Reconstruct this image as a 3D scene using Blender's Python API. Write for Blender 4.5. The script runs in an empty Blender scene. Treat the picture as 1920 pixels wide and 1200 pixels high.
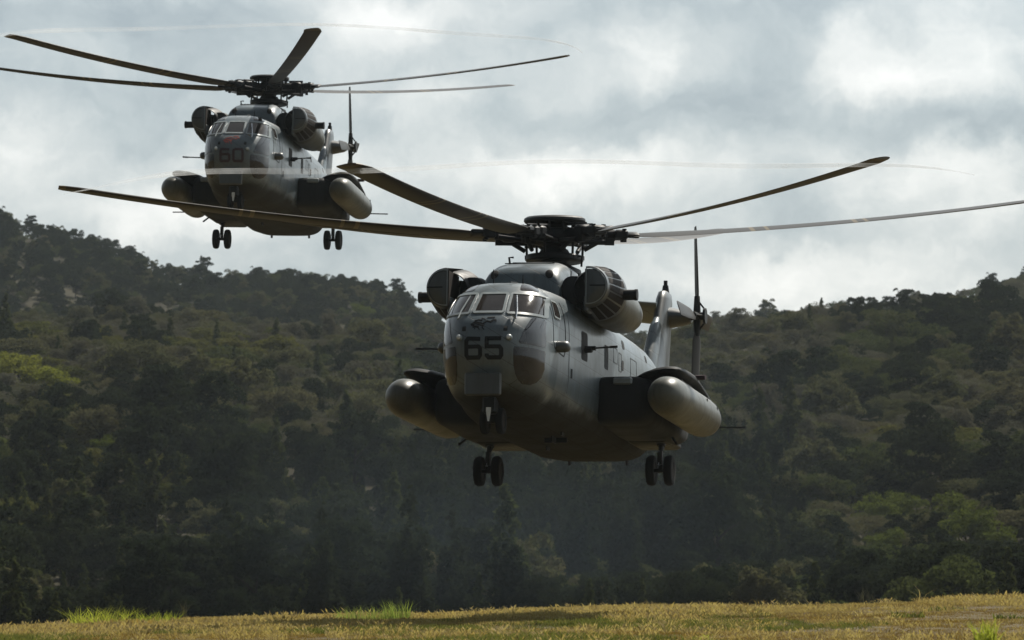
import bpy, math, random
import numpy as np
from mathutils import Vector, Matrix, Euler
R = math.radians
random.seed(7); rng = np.random.default_rng(7)
scene = bpy.context.scene
C = scene.collection

# ------------------------------------------------------------------ camera, sky, sun, exposure
EYE, FPX, HORIZON = 1.0, 9295.0, 1080.0
PITCH = math.atan((HORIZON - 600) / FPX)
cam = bpy.data.cameras.new('camera'); cam_o = bpy.data.objects.new('camera', cam); C.objects.link(cam_o)
cam.sensor_width = 36; cam.lens = FPX / 1920 * 36
cam_o.location = (0, 0, EYE); cam_o.rotation_euler = (math.pi / 2 + PITCH, 0, 0)
cam.clip_start = 1; cam.clip_end = 20000
cam.dof.use_dof = True; cam.dof.focus_distance = 108; cam.dof.aperture_fstop = 4.2
scene.camera = cam_o

def ray(px, py):
    x, z = (px - 960) / FPX, (600 - py) / FPX
    return Vector((x, math.cos(PITCH) - z * math.sin(PITCH), math.sin(PITCH) + z * math.cos(PITCH)))
def at(px, py, Y):
    d = ray(px, py)
    return Vector((0, 0, EYE)) + d * (Y / d.y)

SUN_EL, SUN_AZ = 50.0, 36.0            # azimuth: degrees to the right of the line of sight
SUN_DIR = Vector((math.sin(R(SUN_AZ)) * math.cos(R(SUN_EL)), math.cos(R(SUN_AZ)) * math.cos(R(SUN_EL)), math.sin(R(SUN_EL))))
sun = bpy.data.lights.new('sun', 'SUN'); sun.energy = 5.0; sun.angle = R(0.55); sun.color = (1.0, .94, .84)
sun_o = bpy.data.objects.new('sun', sun); C.objects.link(sun_o)
sun_o.rotation_euler = SUN_DIR.to_track_quat('Z', 'Y').to_euler()
scene.view_settings.view_transform = 'Standard'; scene.view_settings.look = 'None'
scene.view_settings.exposure = .35; scene.view_settings.gamma = 1
scene.cycles.max_bounces = 6; scene.cycles.transparent_max_bounces = 12
scene.cycles.volume_bounces = 1

class NT:
    """small helper for node trees"""
    def __init__(s, tree): s.t = tree; s.n = tree.nodes; s.l = tree.links
    def new(s, typ, **kw):
        n = s.n.new(typ)
        for k, v in kw.items(): setattr(n, k, v)
        return n
    def put(s, sock, v):
        if v is None: return
        if isinstance(v, bpy.types.NodeSocket): s.l.new(v, sock)
        elif isinstance(v, (tuple, list)) and sock.type == 'RGBA' and len(v) == 3: sock.default_value = (*v, 1)
        else: sock.default_value = v
    def math(s, op, a, b=None, c=None, clamp=False):
        n = s.new('ShaderNodeMath', operation=op, use_clamp=clamp)
        for i, v in enumerate((a, b, c)): s.put(n.inputs[i], v)
        return n.outputs[0]
    def vmath(s, op, a, b=None):
        n = s.new('ShaderNodeVectorMath', operation=op)
        s.put(n.inputs[0], a); s.put(n.inputs[1], b)
        return n.outputs['Value' if op in ('LENGTH', 'DOT_PRODUCT', 'DISTANCE') else 'Vector']
    def noise(s, vec, scale, detail=4, rough=.5, dist=0, dims='3D'):
        n = s.new('ShaderNodeTexNoise', noise_dimensions=dims)
        s.put(n.inputs['Vector'], vec); n.inputs['Scale'].default_value = scale; n.inputs['Detail'].default_value = detail
        n.inputs['Roughness'].default_value = rough; n.inputs['Distortion'].default_value = dist
        return n.outputs['Fac']
    def mapping(s, vec, scale=(1, 1, 1), loc=(0, 0, 0), rot=(0, 0, 0)):
        n = s.new('ShaderNodeMapping'); s.put(n.inputs['Vector'], vec)
        n.inputs['Scale'].default_value = scale; n.inputs['Location'].default_value = loc; n.inputs['Rotation'].default_value = rot
        return n.outputs[0]
    def ramp(s, fac, stops, interp='LINEAR'):
        n = s.new('ShaderNodeValToRGB'); s.put(n.inputs[0], fac); e = n.color_ramp.elements
        n.color_ramp.interpolation = interp
        while len(e) < len(stops): e.new(.5)
        for i, (p, c) in enumerate(stops):
            e[i].position = p; e[i].color = (*c, 1) if len(c) == 3 else c
        return n.outputs[0]
    def maprange(s, v, a, b, c=0, d=1, smooth=False):
        n = s.new('ShaderNodeMapRange'); n.interpolation_type = 'SMOOTHSTEP' if smooth else 'LINEAR'
        s.put(n.inputs[0], v)
        for i, q in enumerate((a, b, c, d)): n.inputs[i + 1].default_value = q
        return n.outputs[0]
    def mix(s, fac, a, b, mode='MIX'):
        n = s.new('ShaderNodeMix', data_type='RGBA', blend_type=mode)
        s.put(n.inputs[0], fac); s.put(n.inputs[6], a); s.put(n.inputs[7], b)
        return n.outputs[2]

world = bpy.data.worlds.new('World'); scene.world = world; world.use_nodes = True
w = NT(world.node_tree); w.n.clear()
vec = w.new('ShaderNodeTexCoord').outputs['Generated']
sky = w.new('ShaderNodeTexSky', sky_type='NISHITA', sun_disc=False)
sky.sun_elevation = R(SUN_EL); sky.sun_rotation = R(SUN_AZ); sky.air_density = 1.2; sky.dust_density = 1.5
# clouds: turbulent noise over the direction, plus the large cloud masses of that day at their bearings
wob = w.new('ShaderNodeTexNoise'); w.put(wob.inputs['Vector'], vec); wob.inputs['Scale'].default_value = 38; wob.inputs['Detail'].default_value = 7; wob.inputs['Roughness'].default_value = .6
wv = w.vmath('SUBTRACT', wob.outputs['Color'], (.5, .5, .5))
wvs = w.new('ShaderNodeVectorMath', operation='SCALE'); w.put(wvs.inputs[0], wv); wvs.inputs['Scale'].default_value = .026
vd = w.vmath('ADD', vec, wvs.outputs[0])
n1 = w.noise(w.mapping(vd, (1, 1, 1.7), (3.1, 0, 1.7)), 17, 9, .56, .3)
n2 = w.noise(w.mapping(vd, (1, 1, 1.5), (7.7, 2, 5.1)), 46, 8, .58, .2)
val = w.math('ADD', w.math('MULTIPLY', n1, .80), w.math('MULTIPLY_ADD', n2, .58, -.11))
MASSES = [(1760, 95, 230, 110, .27), (1600, 150, 140, 75, .15), (1225, 95, 95, 80, .24), (1120, 130, 130, 90, .12), (745, 35, 130, 65, .20), (660, 60, 160, 80, .12), (30, 265, 140, 70, .22),
          (290, 405, 210, 55, .26), (1080, 330, 330, 45, .20), (1830, 330, 150, 70, .22), (1560, 520, 420, 60, .14), (1870, 420, 120, 60, .14), (560, 330, 240, 90, .10),
          (1440, 170, 150, 110, -.16), (1760, 225, 260, 42, -.20), (1560, 25, 90, 40, -.12), (230, 45, 330, 60, -.14), (300, 140, 300, 60, -.07), (1060, 230, 330, 45, -.14), (1540, 380, 150, 60, -.05),
          (900, 60, 90, 70, -.03), (1480, 430, 260, 30, -.08), (130, 170, 200, 50, -.05)]
for (px, py, rx, ry, amp) in MASSES:
    amp *= 1.12
    d = ray(px, py).normalized()
    q = w.vmath('MULTIPLY', w.vmath('SUBTRACT', vd, tuple(d)), (FPX / rx, FPX / rx, FPX / ry))
    val = w.math('MULTIPLY_ADD', w.maprange(w.vmath('LENGTH', q), 1.5, 0, 0, 1, True), amp, val)
cloud = w.ramp(val, [(.35, (.35, .415, .465)), (.50, (.475, .54, .575)), (.62, (.60, .65, .67)), (.75, (.77, .80, .80)), (.93, (.99, .995, .98))])
b1 = w.new('ShaderNodeBackground'); w.put(b1.inputs[0], sky.outputs[0]); b1.inputs[1].default_value = .1
# unseen sky away from the sun is dimmed to keep front faces dark
toward = w.maprange(w.vmath('DOT_PRODUCT', vec, tuple(SUN_DIR)), -.40, .44, .02, 1.0, True)
glow = w.maprange(w.vmath('DOT_PRODUCT', vec, tuple(SUN_DIR)), .62, .88, 1.0, 2.4)   # brightening added above the view to light upper surfaces
wz = w.new('ShaderNodeSeparateXYZ'); w.put(wz.inputs[0], vec)
overhead_dim = w.maprange(wz.outputs[2], .40, .75, 1.0, .15, True)                         # unseen overhead sky dimmed to take light off upright faces
cloud = w.mix(1, cloud, w.math('MULTIPLY', w.math('MULTIPLY', toward, glow), overhead_dim), 'MULTIPLY')
b2 = w.new('ShaderNodeBackground'); w.put(b2.inputs[0], cloud); b2.inputs[1].default_value = .82
mx = w.new('ShaderNodeMixShader'); mx.inputs[0].default_value = .88
w.l.new(b1.outputs[0], mx.inputs[1]); w.l.new(b2.outputs[0], mx.inputs[2])
w.l.new(mx.outputs[0], w.new('ShaderNodeOutputWorld').inputs[0])
world.cycles.sampling_method = 'MANUAL'; world.cycles.sample_map_resolution = 512

# ------------------------------------------------------------------ scene helpers
def tag(o, label=None, cat=None, group=None, kind=None):
    for k, v in (('label', label), ('category', cat), ('group', group), ('kind', kind)):
        if v: o[k] = v
    return o
def empty(name, loc=(0, 0, 0), rot=(0, 0, 0), scale=1, **kw):
    o = bpy.data.objects.new(name, None); C.objects.link(o); o.empty_display_size = .3
    o.location = loc; o.rotation_euler = rot; o.scale = (scale,) * 3
    return tag(o, **kw)

class MB:
    def __init__(s): s.v = []; s.f = []
    def add(s, vs, fs):
        b = len(s.v); s.v += [tuple(p) for p in vs]; s.f += [tuple(i + b for i in f) for f in fs]; return s
    def grid(s, P, closed_u=False, flip=False):
        nr, nc = len(P), len(P[0]); vs = [p for r in P for p in r]; fs = []
        for i in range(nr - 1):
            for j in range(nc if closed_u else nc - 1):
                a, b2_ = i * nc + j, i * nc + (j + 1) % nc
                q = (a, b2_, b2_ + nc, a + nc)
                fs.append(q[::-1] if flip else q)
        return s.add(vs, fs)
    def box(s, c, d, m=None, taper=1.0, bev=0.0):
        cx, cy, cz = c; x, y, z = d[0] / 2, d[1] / 2, d[2] / 2
        if bev:
            ks = [(-z, -bev), (-z + bev, 0), (z - bev, 0), (z, -bev)]
        else: ks = [(-z, 0), (z, 0)]
        rows = []
        for i, (zz, gr) in enumerate(ks):
            t = taper if zz > 0 else 1
            a, b_ = (x + gr) * t, (y + gr) * t
            e = bev if bev else 0
            if e: ring = [(-a + e, -b_), (a - e, -b_), (a, -b_ + e), (a, b_ - e), (a - e, b_), (-a + e, b_), (-a, b_ - e), (-a, -b_ + e)]
            else: ring = [(-a, -b_), (a, -b_), (a, b_), (-a, b_)]
            rows.append([Vector((px, py, zz)) for px, py in ring])
        if m: rows = [[m @ p for p in r] for r in rows]
        rows = [[p + Vector(c) for p in r] for r in rows]
        n = len(rows[0])
        s.grid(rows, True)
        s.add(rows[0], [tuple(range(n))[::-1]]); s.add(rows[-1], [tuple(range(n))])
        return s
    def tube(s, pts, rad, n=10, cap=True):
        pts = [Vector(p) for p in pts]
        if not hasattr(rad, '__len__'): rad = [rad] * len(pts)
        rows = []; up = None
        for i, p in enumerate(pts):
            t = (pts[min(i + 1, len(pts) - 1)] - pts[max(i - 1, 0)]).normalized()
            if up is None:
                up = Vector((0, 0, 1)) if abs(t.z) < .9 else Vector((1, 0, 0))
            a = t.cross(up).normalized(); b_ = a.cross(t).normalized(); up = b_
            rows.append([p + (a * math.cos(k * 2 * math.pi / n) + b_ * math.sin(k * 2 * math.pi / n)) * rad[i] for k in range(n)])
        s.grid(rows, True)
        if cap:
            s.add(rows[0], [tuple(range(n))[::-1]]); s.add(rows[-1], [tuple(range(n))])
        return s
    def lathe(s, prof, n=28, m=None, a0=0, a1=2 * math.pi):
        """profile (radius, height) about local z; m places it"""
        full = abs(a1 - a0 - 2 * math.pi) < 1e-6
        cnt = n if full else n + 1
        rows = [[Vector((r * math.cos(a0 + (a1 - a0) * k / n), r * math.sin(a0 + (a1 - a0) * k / n), h)) for k in range(cnt)] for r, h in prof]
        if m: rows = [[m @ p for p in r] for r in rows]
        return s.grid(rows, full)
    def build(s, name, mat, parent=None, angle=38, smooth=True):
        me = bpy.data.meshes.new(name); me.from_pydata(s.v, [], s.f); me.materials.append(mat)
        import bmesh
        bm = bmesh.new(); bm.from_mesh(me); bmesh.ops.remove_doubles(bm, verts=bm.verts, dist=1e-5)
        bmesh.ops.recalc_face_normals(bm, faces=bm.faces); bm.to_mesh(me); bm.free()
        if smooth:
            me.polygons.foreach_set('use_smooth', [True] * len(me.polygons)); me.set_sharp_from_angle(angle=R(angle))
        o = bpy.data.objects.new(name, me); C.objects.link(o); o.parent = parent
        return o
def np_mesh(name, V, F, mats, smooth=False):
    me = bpy.data.meshes.new(name); me.from_pydata(V.tolist(), [], F.tolist())
    for m in mats: me.materials.append(m)
    if smooth: me.polygons.foreach_set('use_smooth', [True] * len(me.polygons))
    return me

# ------------------------------------------------------------------ materials
def mat(name):
    m = bpy.data.materials.new(name); m.use_nodes = True; t = NT(m.node_tree); t.n.clear()
    t.out = t.new('ShaderNodeOutputMaterial'); return m, t
def principled(t, col, rough=.5, metal=0, spec=.5, bump=None, bstr=.2, bdist=.01, coat=0):
    p = t.new('ShaderNodeBsdfPrincipled'); t.put(p.inputs['Base Color'], col); t.put(p.inputs['Roughness'], rough)
    p.inputs['Metallic'].default_value = metal; p.inputs['Specular IOR Level'].default_value = spec
    p.inputs['Coat Weight'].default_value = coat
    if bump is not None:
        b_ = t.new('ShaderNodeBump'); b_.inputs['Strength'].default_value = bstr; b_.inputs['Distance'].default_value = bdist
        t.put(b_.inputs['Height'], bump); t.l.new(b_.outputs[0], p.inputs['Normal'])
    t.l.new(p.outputs[0], t.out.inputs[0]); return p
def simple(name, col, rough=.5, metal=0, var=.25, scale=5, spec=.5):
    m, t = mat(name); v = t.new('ShaderNodeTexCoord').outputs['Object']
    n = t.noise(v, scale, 5, .6)
    c = t.mix(t.maprange(n, .3, .7), tuple(k * (1 - var) for k in col), tuple(min(1, k * (1 + var)) for k in col))
    principled(t, c, t.maprange(n, .3, .7, rough - .08, rough + .1), metal, spec)
    return m
def paint(name, base, dirt, lines=True, rough=.40, dirtiness=.65, belly=False, spec=.55, coat=.3):
    m, t = mat(name); v = t.new('ShaderNodeTexCoord').outputs['Object']
    rd = t.new('ShaderNodeCombineXYZ')
    for q in range(3): t.put(rd.inputs[q], t.math('MULTIPLY', t.new('ShaderNodeObjectInfo').outputs['Random'], 37.0 + 11 * q))
    vn = t.vmath('ADD', v, rd.outputs[0])
    n = t.noise(vn, 1.1, 6, .62, .3); f = t.noise(vn, 9, 5, .6)
    st = t.noise(t.mapping(vn, (7, 7, .5)), 1.6, 5, .6, .2)
    c = t.mix(t.maprange(n, .35, .72, 0, dirtiness), base, dirt)
    c = t.mix(t.maprange(st, .50, .74, 0, .42), c, tuple(k * .5 for k in dirt))
    c = t.mix(t.maprange(f, .5, .8, 0, .12), c, tuple(min(1, k * 1.25) for k in base))
    bump = None
    if lines:
        sep = t.new('ShaderNodeSeparateXYZ'); t.put(sep.inputs[0], v)
        cmb = t.new('ShaderNodeCombineXYZ'); t.put(cmb.inputs[0], sep.outputs[1]); t.put(cmb.inputs[1], t.math('ADD', sep.outputs[2], t.math('MULTIPLY', sep.outputs[0], .6)))
        br = t.new('ShaderNodeTexBrick'); t.put(br.inputs['Vector'], cmb.outputs[0]); br.inputs['Scale'].default_value = 1
        br.inputs['Mortar Size'].default_value = .008; br.inputs['Mortar Smooth'].default_value = .3
        br.inputs['Brick Width'].default_value = .95; br.inputs['Row Height'].default_value = .46
        c = t.mix(t.math('MULTIPLY', br.outputs['Fac'], .75), c, tuple(k * .2 for k in dirt))
        bump = t.math('MULTIPLY_ADD', br.outputs['Fac'], -1, t.math('MULTIPLY', t.noise(v, 2.6, 3, .5), .5))
    rg = t.maprange(n, .3, .7, rough - .05, rough + .12); sp_ = spec; ct_ = coat
    if belly:                                   # grime brown that also paints the underside's shade into the colour
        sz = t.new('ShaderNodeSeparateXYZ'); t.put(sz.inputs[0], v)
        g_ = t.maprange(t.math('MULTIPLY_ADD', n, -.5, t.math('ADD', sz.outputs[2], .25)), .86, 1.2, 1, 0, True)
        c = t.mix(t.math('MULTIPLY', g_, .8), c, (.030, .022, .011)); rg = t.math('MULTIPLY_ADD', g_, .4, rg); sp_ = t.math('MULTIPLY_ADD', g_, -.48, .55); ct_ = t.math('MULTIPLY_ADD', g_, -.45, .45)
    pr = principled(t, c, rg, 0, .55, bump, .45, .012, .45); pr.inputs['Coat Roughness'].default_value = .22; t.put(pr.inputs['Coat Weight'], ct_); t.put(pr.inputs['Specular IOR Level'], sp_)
    return m
M = {}
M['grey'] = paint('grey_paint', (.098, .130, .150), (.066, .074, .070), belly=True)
M['grey_plain'] = paint('plain_grey_paint', (.062, .073, .078), (.038, .038, .032), lines=False)
M['sponson'] = paint('shade_dark_sponson_paint', (.018, .020, .022), (.010, .010, .009), lines=False, rough=.6, spec=.15, coat=0)  # near black: the shade of wing and tank is put into this paint
M['olive'] = paint('tank_grey_green_paint', (.105, .11, .095), (.06, .056, .044), lines=False, rough=.38, spec=.3, coat=.08)
M['dark'] = simple('dark_grease_metal', (.010, .011, .012), .5, 0, .4, 8, .3)
M['soot'] = simple('sooty_brown_panel', (.016, .012, .009), .75, 0, .4, 6, .2)
M['steel'] = simple('bright_steel', (.45, .47, .5), .25, .9, .2, 5)
M['rubber'] = simple('black_rubber', (.008, .008, .008), .85, 0, .3, 10, .2)
M['glass'] = simple('dark_cockpit_glass', (.026, .022, .02), .06, 0, .3, 2, .5)
M['cornerglass'] = simple('dark_nose_glass', (.02, .02, .024), .08, 0, .3, 2, .6)
M['frame'] = simple('pale_window_frame', (.21, .24, .25), .4, 0, .15, 6)
M['black'] = simple('black_marking', (.005, .006, .007), .6, 0, .3, 8, .25)
M['maroon'] = simple('maroon_marking', (.035, .012, .016), .6, 0, .3, 8)
M['red'] = simple('faded_red_marking', (.30, .06, .045), .6, 0, .3, 10)
M['faded'] = simple('faded_dark_marking', (.05, .055, .055), .6, 0, .4, 12)
M['light'] = simple('lamp_glass', (.65, .68, .7), .1, 0, .1, 5)
M['opening'] = simple('dark_opening', (.008, .008, .008), .8, 0, .3, 5)
def blade_material():
    m, t = mat('rotor_blade_paint'); v = t.new('ShaderNodeTexCoord').outputs['Object']
    sep = t.new('ShaderNodeSeparateXYZ'); t.put(sep.inputs[0], v); x = sep.outputs[0]
    n = t.noise(t.mapping(v, (.5, 4, 4)), 2, 5, .6)
    c = t.mix(n, (.018, .0155, .012), (.030, .026, .020))
    for x0, hw in ((4.42, .05), (4.75, .04), (6.75, .05), (7.0, .04)):
        band = t.math('LESS_THAN', t.math('ABSOLUTE', t.math('SUBTRACT', x, x0)), hw)
        c = t.mix(band, c, (.14, .11, .06))
    tip = t.math('GREATER_THAN', x, 10.85)
    c = t.mix(tip, c, (.10, .08, .05))
    principled(t, c, .45, 0, .28); return m
M['blade'] = blade_material()

# ------------------------------------------------------------------ the helicopter (local: -y nose, +x its left side, z up from wheel level)
ST = [(-4.9, 1.15, .60, 3.48, 3.0), (-3.9, 1.27, .58, 3.47, 3.8), (-2.5, 1.33, .58, 3.45, 4.6), (-1, 1.34, .58, 3.44, 5), (3.5, 1.34, .60, 3.42, 5),
      (5.0, 1.32, .70, 3.42, 4.6), (6.5, 1.18, 1.15, 3.42, 4), (8.2, .93, 1.75, 3.45, 3.4), (10, .66, 2.2, 3.5, 2.8), (11.6, .46, 2.5, 3.6, 2.5), (12.9, .30, 2.85, 3.7, 2.3)]
STA = np.array(ST)
def sec(y): return [float(np.interp(y, STA[:, 0], STA[:, k])) for k in range(1, 5)]
YB = -4.9
YN = np.array([(.60, -5.3), (.68, -5.85), (.8, -6.25), (1.0, -6.62), (1.3, -6.88), (1.65, -7.03), (2.0, -7.06), (2.25, -7.0), (2.45, -6.86), (2.60, -6.70),
               (2.9, -6.32), (3.12, -6.02), (3.25, -5.82), (3.36, -5.6), (3.44, -5.3), (3.48, -4.92)])
def yn(z): return float(np.interp(z, YN[:, 0], YN[:, 1]))
def halfw(z, s):
    w_, zb, zt, n = s; zc, h = (zb + zt) / 2, (zt - zb) / 2
    q = min(1, abs((z - zc) / h)); return w_ * (1 - q ** n) ** (1 / n)
NP = 2.9
def nose_pt(z, t):
    W = halfw(z, sec(YB)); a = t * math.pi / 2
    s_, c_ = math.sin(a), math.cos(a)
    return Vector((W * math.copysign(abs(s_) ** (2 / NP), s_), YB - (YB - yn(z)) * abs(c_) ** (2 / NP), z))
def front(x, z):
    W = max(halfw(z, sec(YB)), .05); q = min(.995, abs(x) / W)
    return Vector((x, YB - (YB - yn(z)) * (1 - q ** NP) ** (1 / NP), z))
def side(sg):
    def f(y, z):
        if y >= YB: return Vector((sg * halfw(z, sec(y)), y, z))
        q = min(.999, (YB - y) / max(.05, YB - yn(z)))
        return Vector((sg * halfw(z, sec(YB)) * (1 - q ** NP) ** (1 / NP), y, z))
    return f
def normal(surf, u, v, out):
    e = .004
    n = (surf(u + e, v) - surf(u - e, v)).cross(surf(u, v + e) - surf(u, v - e))
    n = n.normalized() if n.length > 1e-9 else Vector(out)
    return n if n.dot(Vector(out)) >= 0 else -n
def patch(mb, rows, surf, out, off=.012, nc=10, depth=.03, sub=6):
    """a panel lying on a surface; rows are (v, u0, u1) from one edge to the other"""
    rr = []
    for i in range(len(rows) - 1):
        for k in range(sub):
            f = k / sub; rr.append([a + (b_ - a) * f for a, b_ in zip(rows[i], rows[i + 1])])
    rr.append(rows[-1])
    P, Q = [], []
    for v, u0, u1 in rr:
        p, q = [], []
        for j in range(nc + 1):
            u = u0 + (u1 - u0) * j / nc; s_ = surf(u, v); n = normal(surf, u, v, out)
            p.append(s_ + n * off); q.append(s_ + n * (off - depth))
        P.append(p); Q.append(q)
    mb.grid(P)
    ring = P[0] + [r[-1] for r in P[1:]] + P[-1][-2::-1] + [r[0] for r in P[-2:0:-1]]
    rin = Q[0] + [r[-1] for r in Q[1:]] + Q[-1][-2::-1] + [r[0] for r in Q[-2:0:-1]]
    mb.grid([ring, rin], True)
    return mb
def rounded(v0, v1, a, b_, r=.05):
    """rows of a quad with clipped corners: a=(u0,u1) at v0, b_=(u0,u1) at v1"""
    def e(f): return a[0] + (b_[0] - a[0]) * f, a[1] + (b_[1] - a[1]) * f
    L = v1 - v0; k = r / abs(L); out = []
    for f, c in ((0, r), (k * .3, r * .35), (k, 0), (1 - k, 0), (1 - k * .3, r * .35), (1, r)):
        u0, u1 = e(f); sg = 1 if u1 > u0 else -1
        out.append((v0 + L * f, u0 + sg * c, u1 - sg * c))
    return out
def ribbon(mb, pts, width, surf, out, off=.02, step=.05, closed=False, depth=.03):
    pts = list(pts) + ([pts[0]] if closed else [])
    P = [Vector((p[0], p[1])) for p in pts]; S = []
    for i in range(len(P) - 1):
        n = max(1, int((P[i + 1] - P[i]).length / step))
        for k in range(n): S.append(P[i].lerp(P[i + 1], k / n))
    S.append(P[-1])
    L, Rr, Li, Ri = [], [], [], []
    for i, p in enumerate(S):
        if closed and i in (0, len(S) - 1): d0, d1 = (S[0] - S[-2]).normalized(), (S[1] - S[0]).normalized()
        else: d0, d1 = (p - S[max(i - 1, 0)]), (S[min(i + 1, len(S) - 1)] - p)
        d0 = d0.normalized() if d0.length > 1e-9 else d1.normalized(); d1 = d1.normalized() if d1.length > 1e-9 else d0
        t = (d0 + d1).normalized(); n = Vector((-t.y, t.x)); m_ = min(1.6, 1 / max(.5, n.dot(Vector((-d1.y, d1.x)))))
        for lst, lsti, sg in ((L, Li, 1), (Rr, Ri, -1)):
            q = p + n * (width / 2 * m_ * sg); s_ = surf(q.x, q.y); nn = normal(surf, q.x, q.y, out)
            lst.append(s_ + nn * off); lsti.append(s_ + nn * (off - depth))
    mb.grid([Li, L, Rr, Ri]); return mb
DIGITS = {'6': [[(1, .97), (.12, 1), (0, .88), (0, .12), (.12, 0), (.88, 0), (1, .12), (1, .46), (.88, .57), (0, .57)]],
          '5': [[(1, 1), (0, 1), (0, .57), (.88, .57), (1, .45), (1, .12), (.88, 0), (.12, 0), (0, .1), (0, .2)]],
          '0': [[(.12, 1), (.88, 1), (1, .88), (1, .12), (.88, 0), (.12, 0), (0, .12), (0, .88), (.12, 1)]]}
def section_ring(y, n=56):
    w_, zb, zt, e = sec(y); zc, h = (zb + zt) / 2, (zt - zb) / 2; out = []
    for k in range(n):
        a = 2 * math.pi * k / n; c, s_ = math.cos(a), math.sin(a)
        out.append(Vector((w_ * math.copysign(abs(c) ** (2 / e), c), y, zc + h * math.copysign(abs(s_) ** (2 / e), s_))))
    return out
def ell_ring(c, a, b_, e, n=24):
    """superellipse ring in the xz plane at c"""
    out = []
    for k in range(n):
        th = 2 * math.pi * k / n; co, si = math.cos(th), math.sin(th)
        out.append(Vector((c[0] + a * math.copysign(abs(co) ** (2 / e), co), c[1], c[2] + b_ * math.copysign(abs(si) ** (2 / e), si))))
    return out
def loft(mb, rings, cap0=True, cap1=True):
    mb.grid(rings, True); n = len(rings[0])
    if cap0: mb.add(rings[0], [tuple(range(n))])
    if cap1: mb.add(rings[-1], [tuple(range(n))[::-1]])
    return mb
ALONG_Y = Matrix.Rotation(-math.pi / 2, 4, 'X')          # lathe axis z -> +y
def T(x, y, z): return Matrix.Translation((x, y, z))

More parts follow.
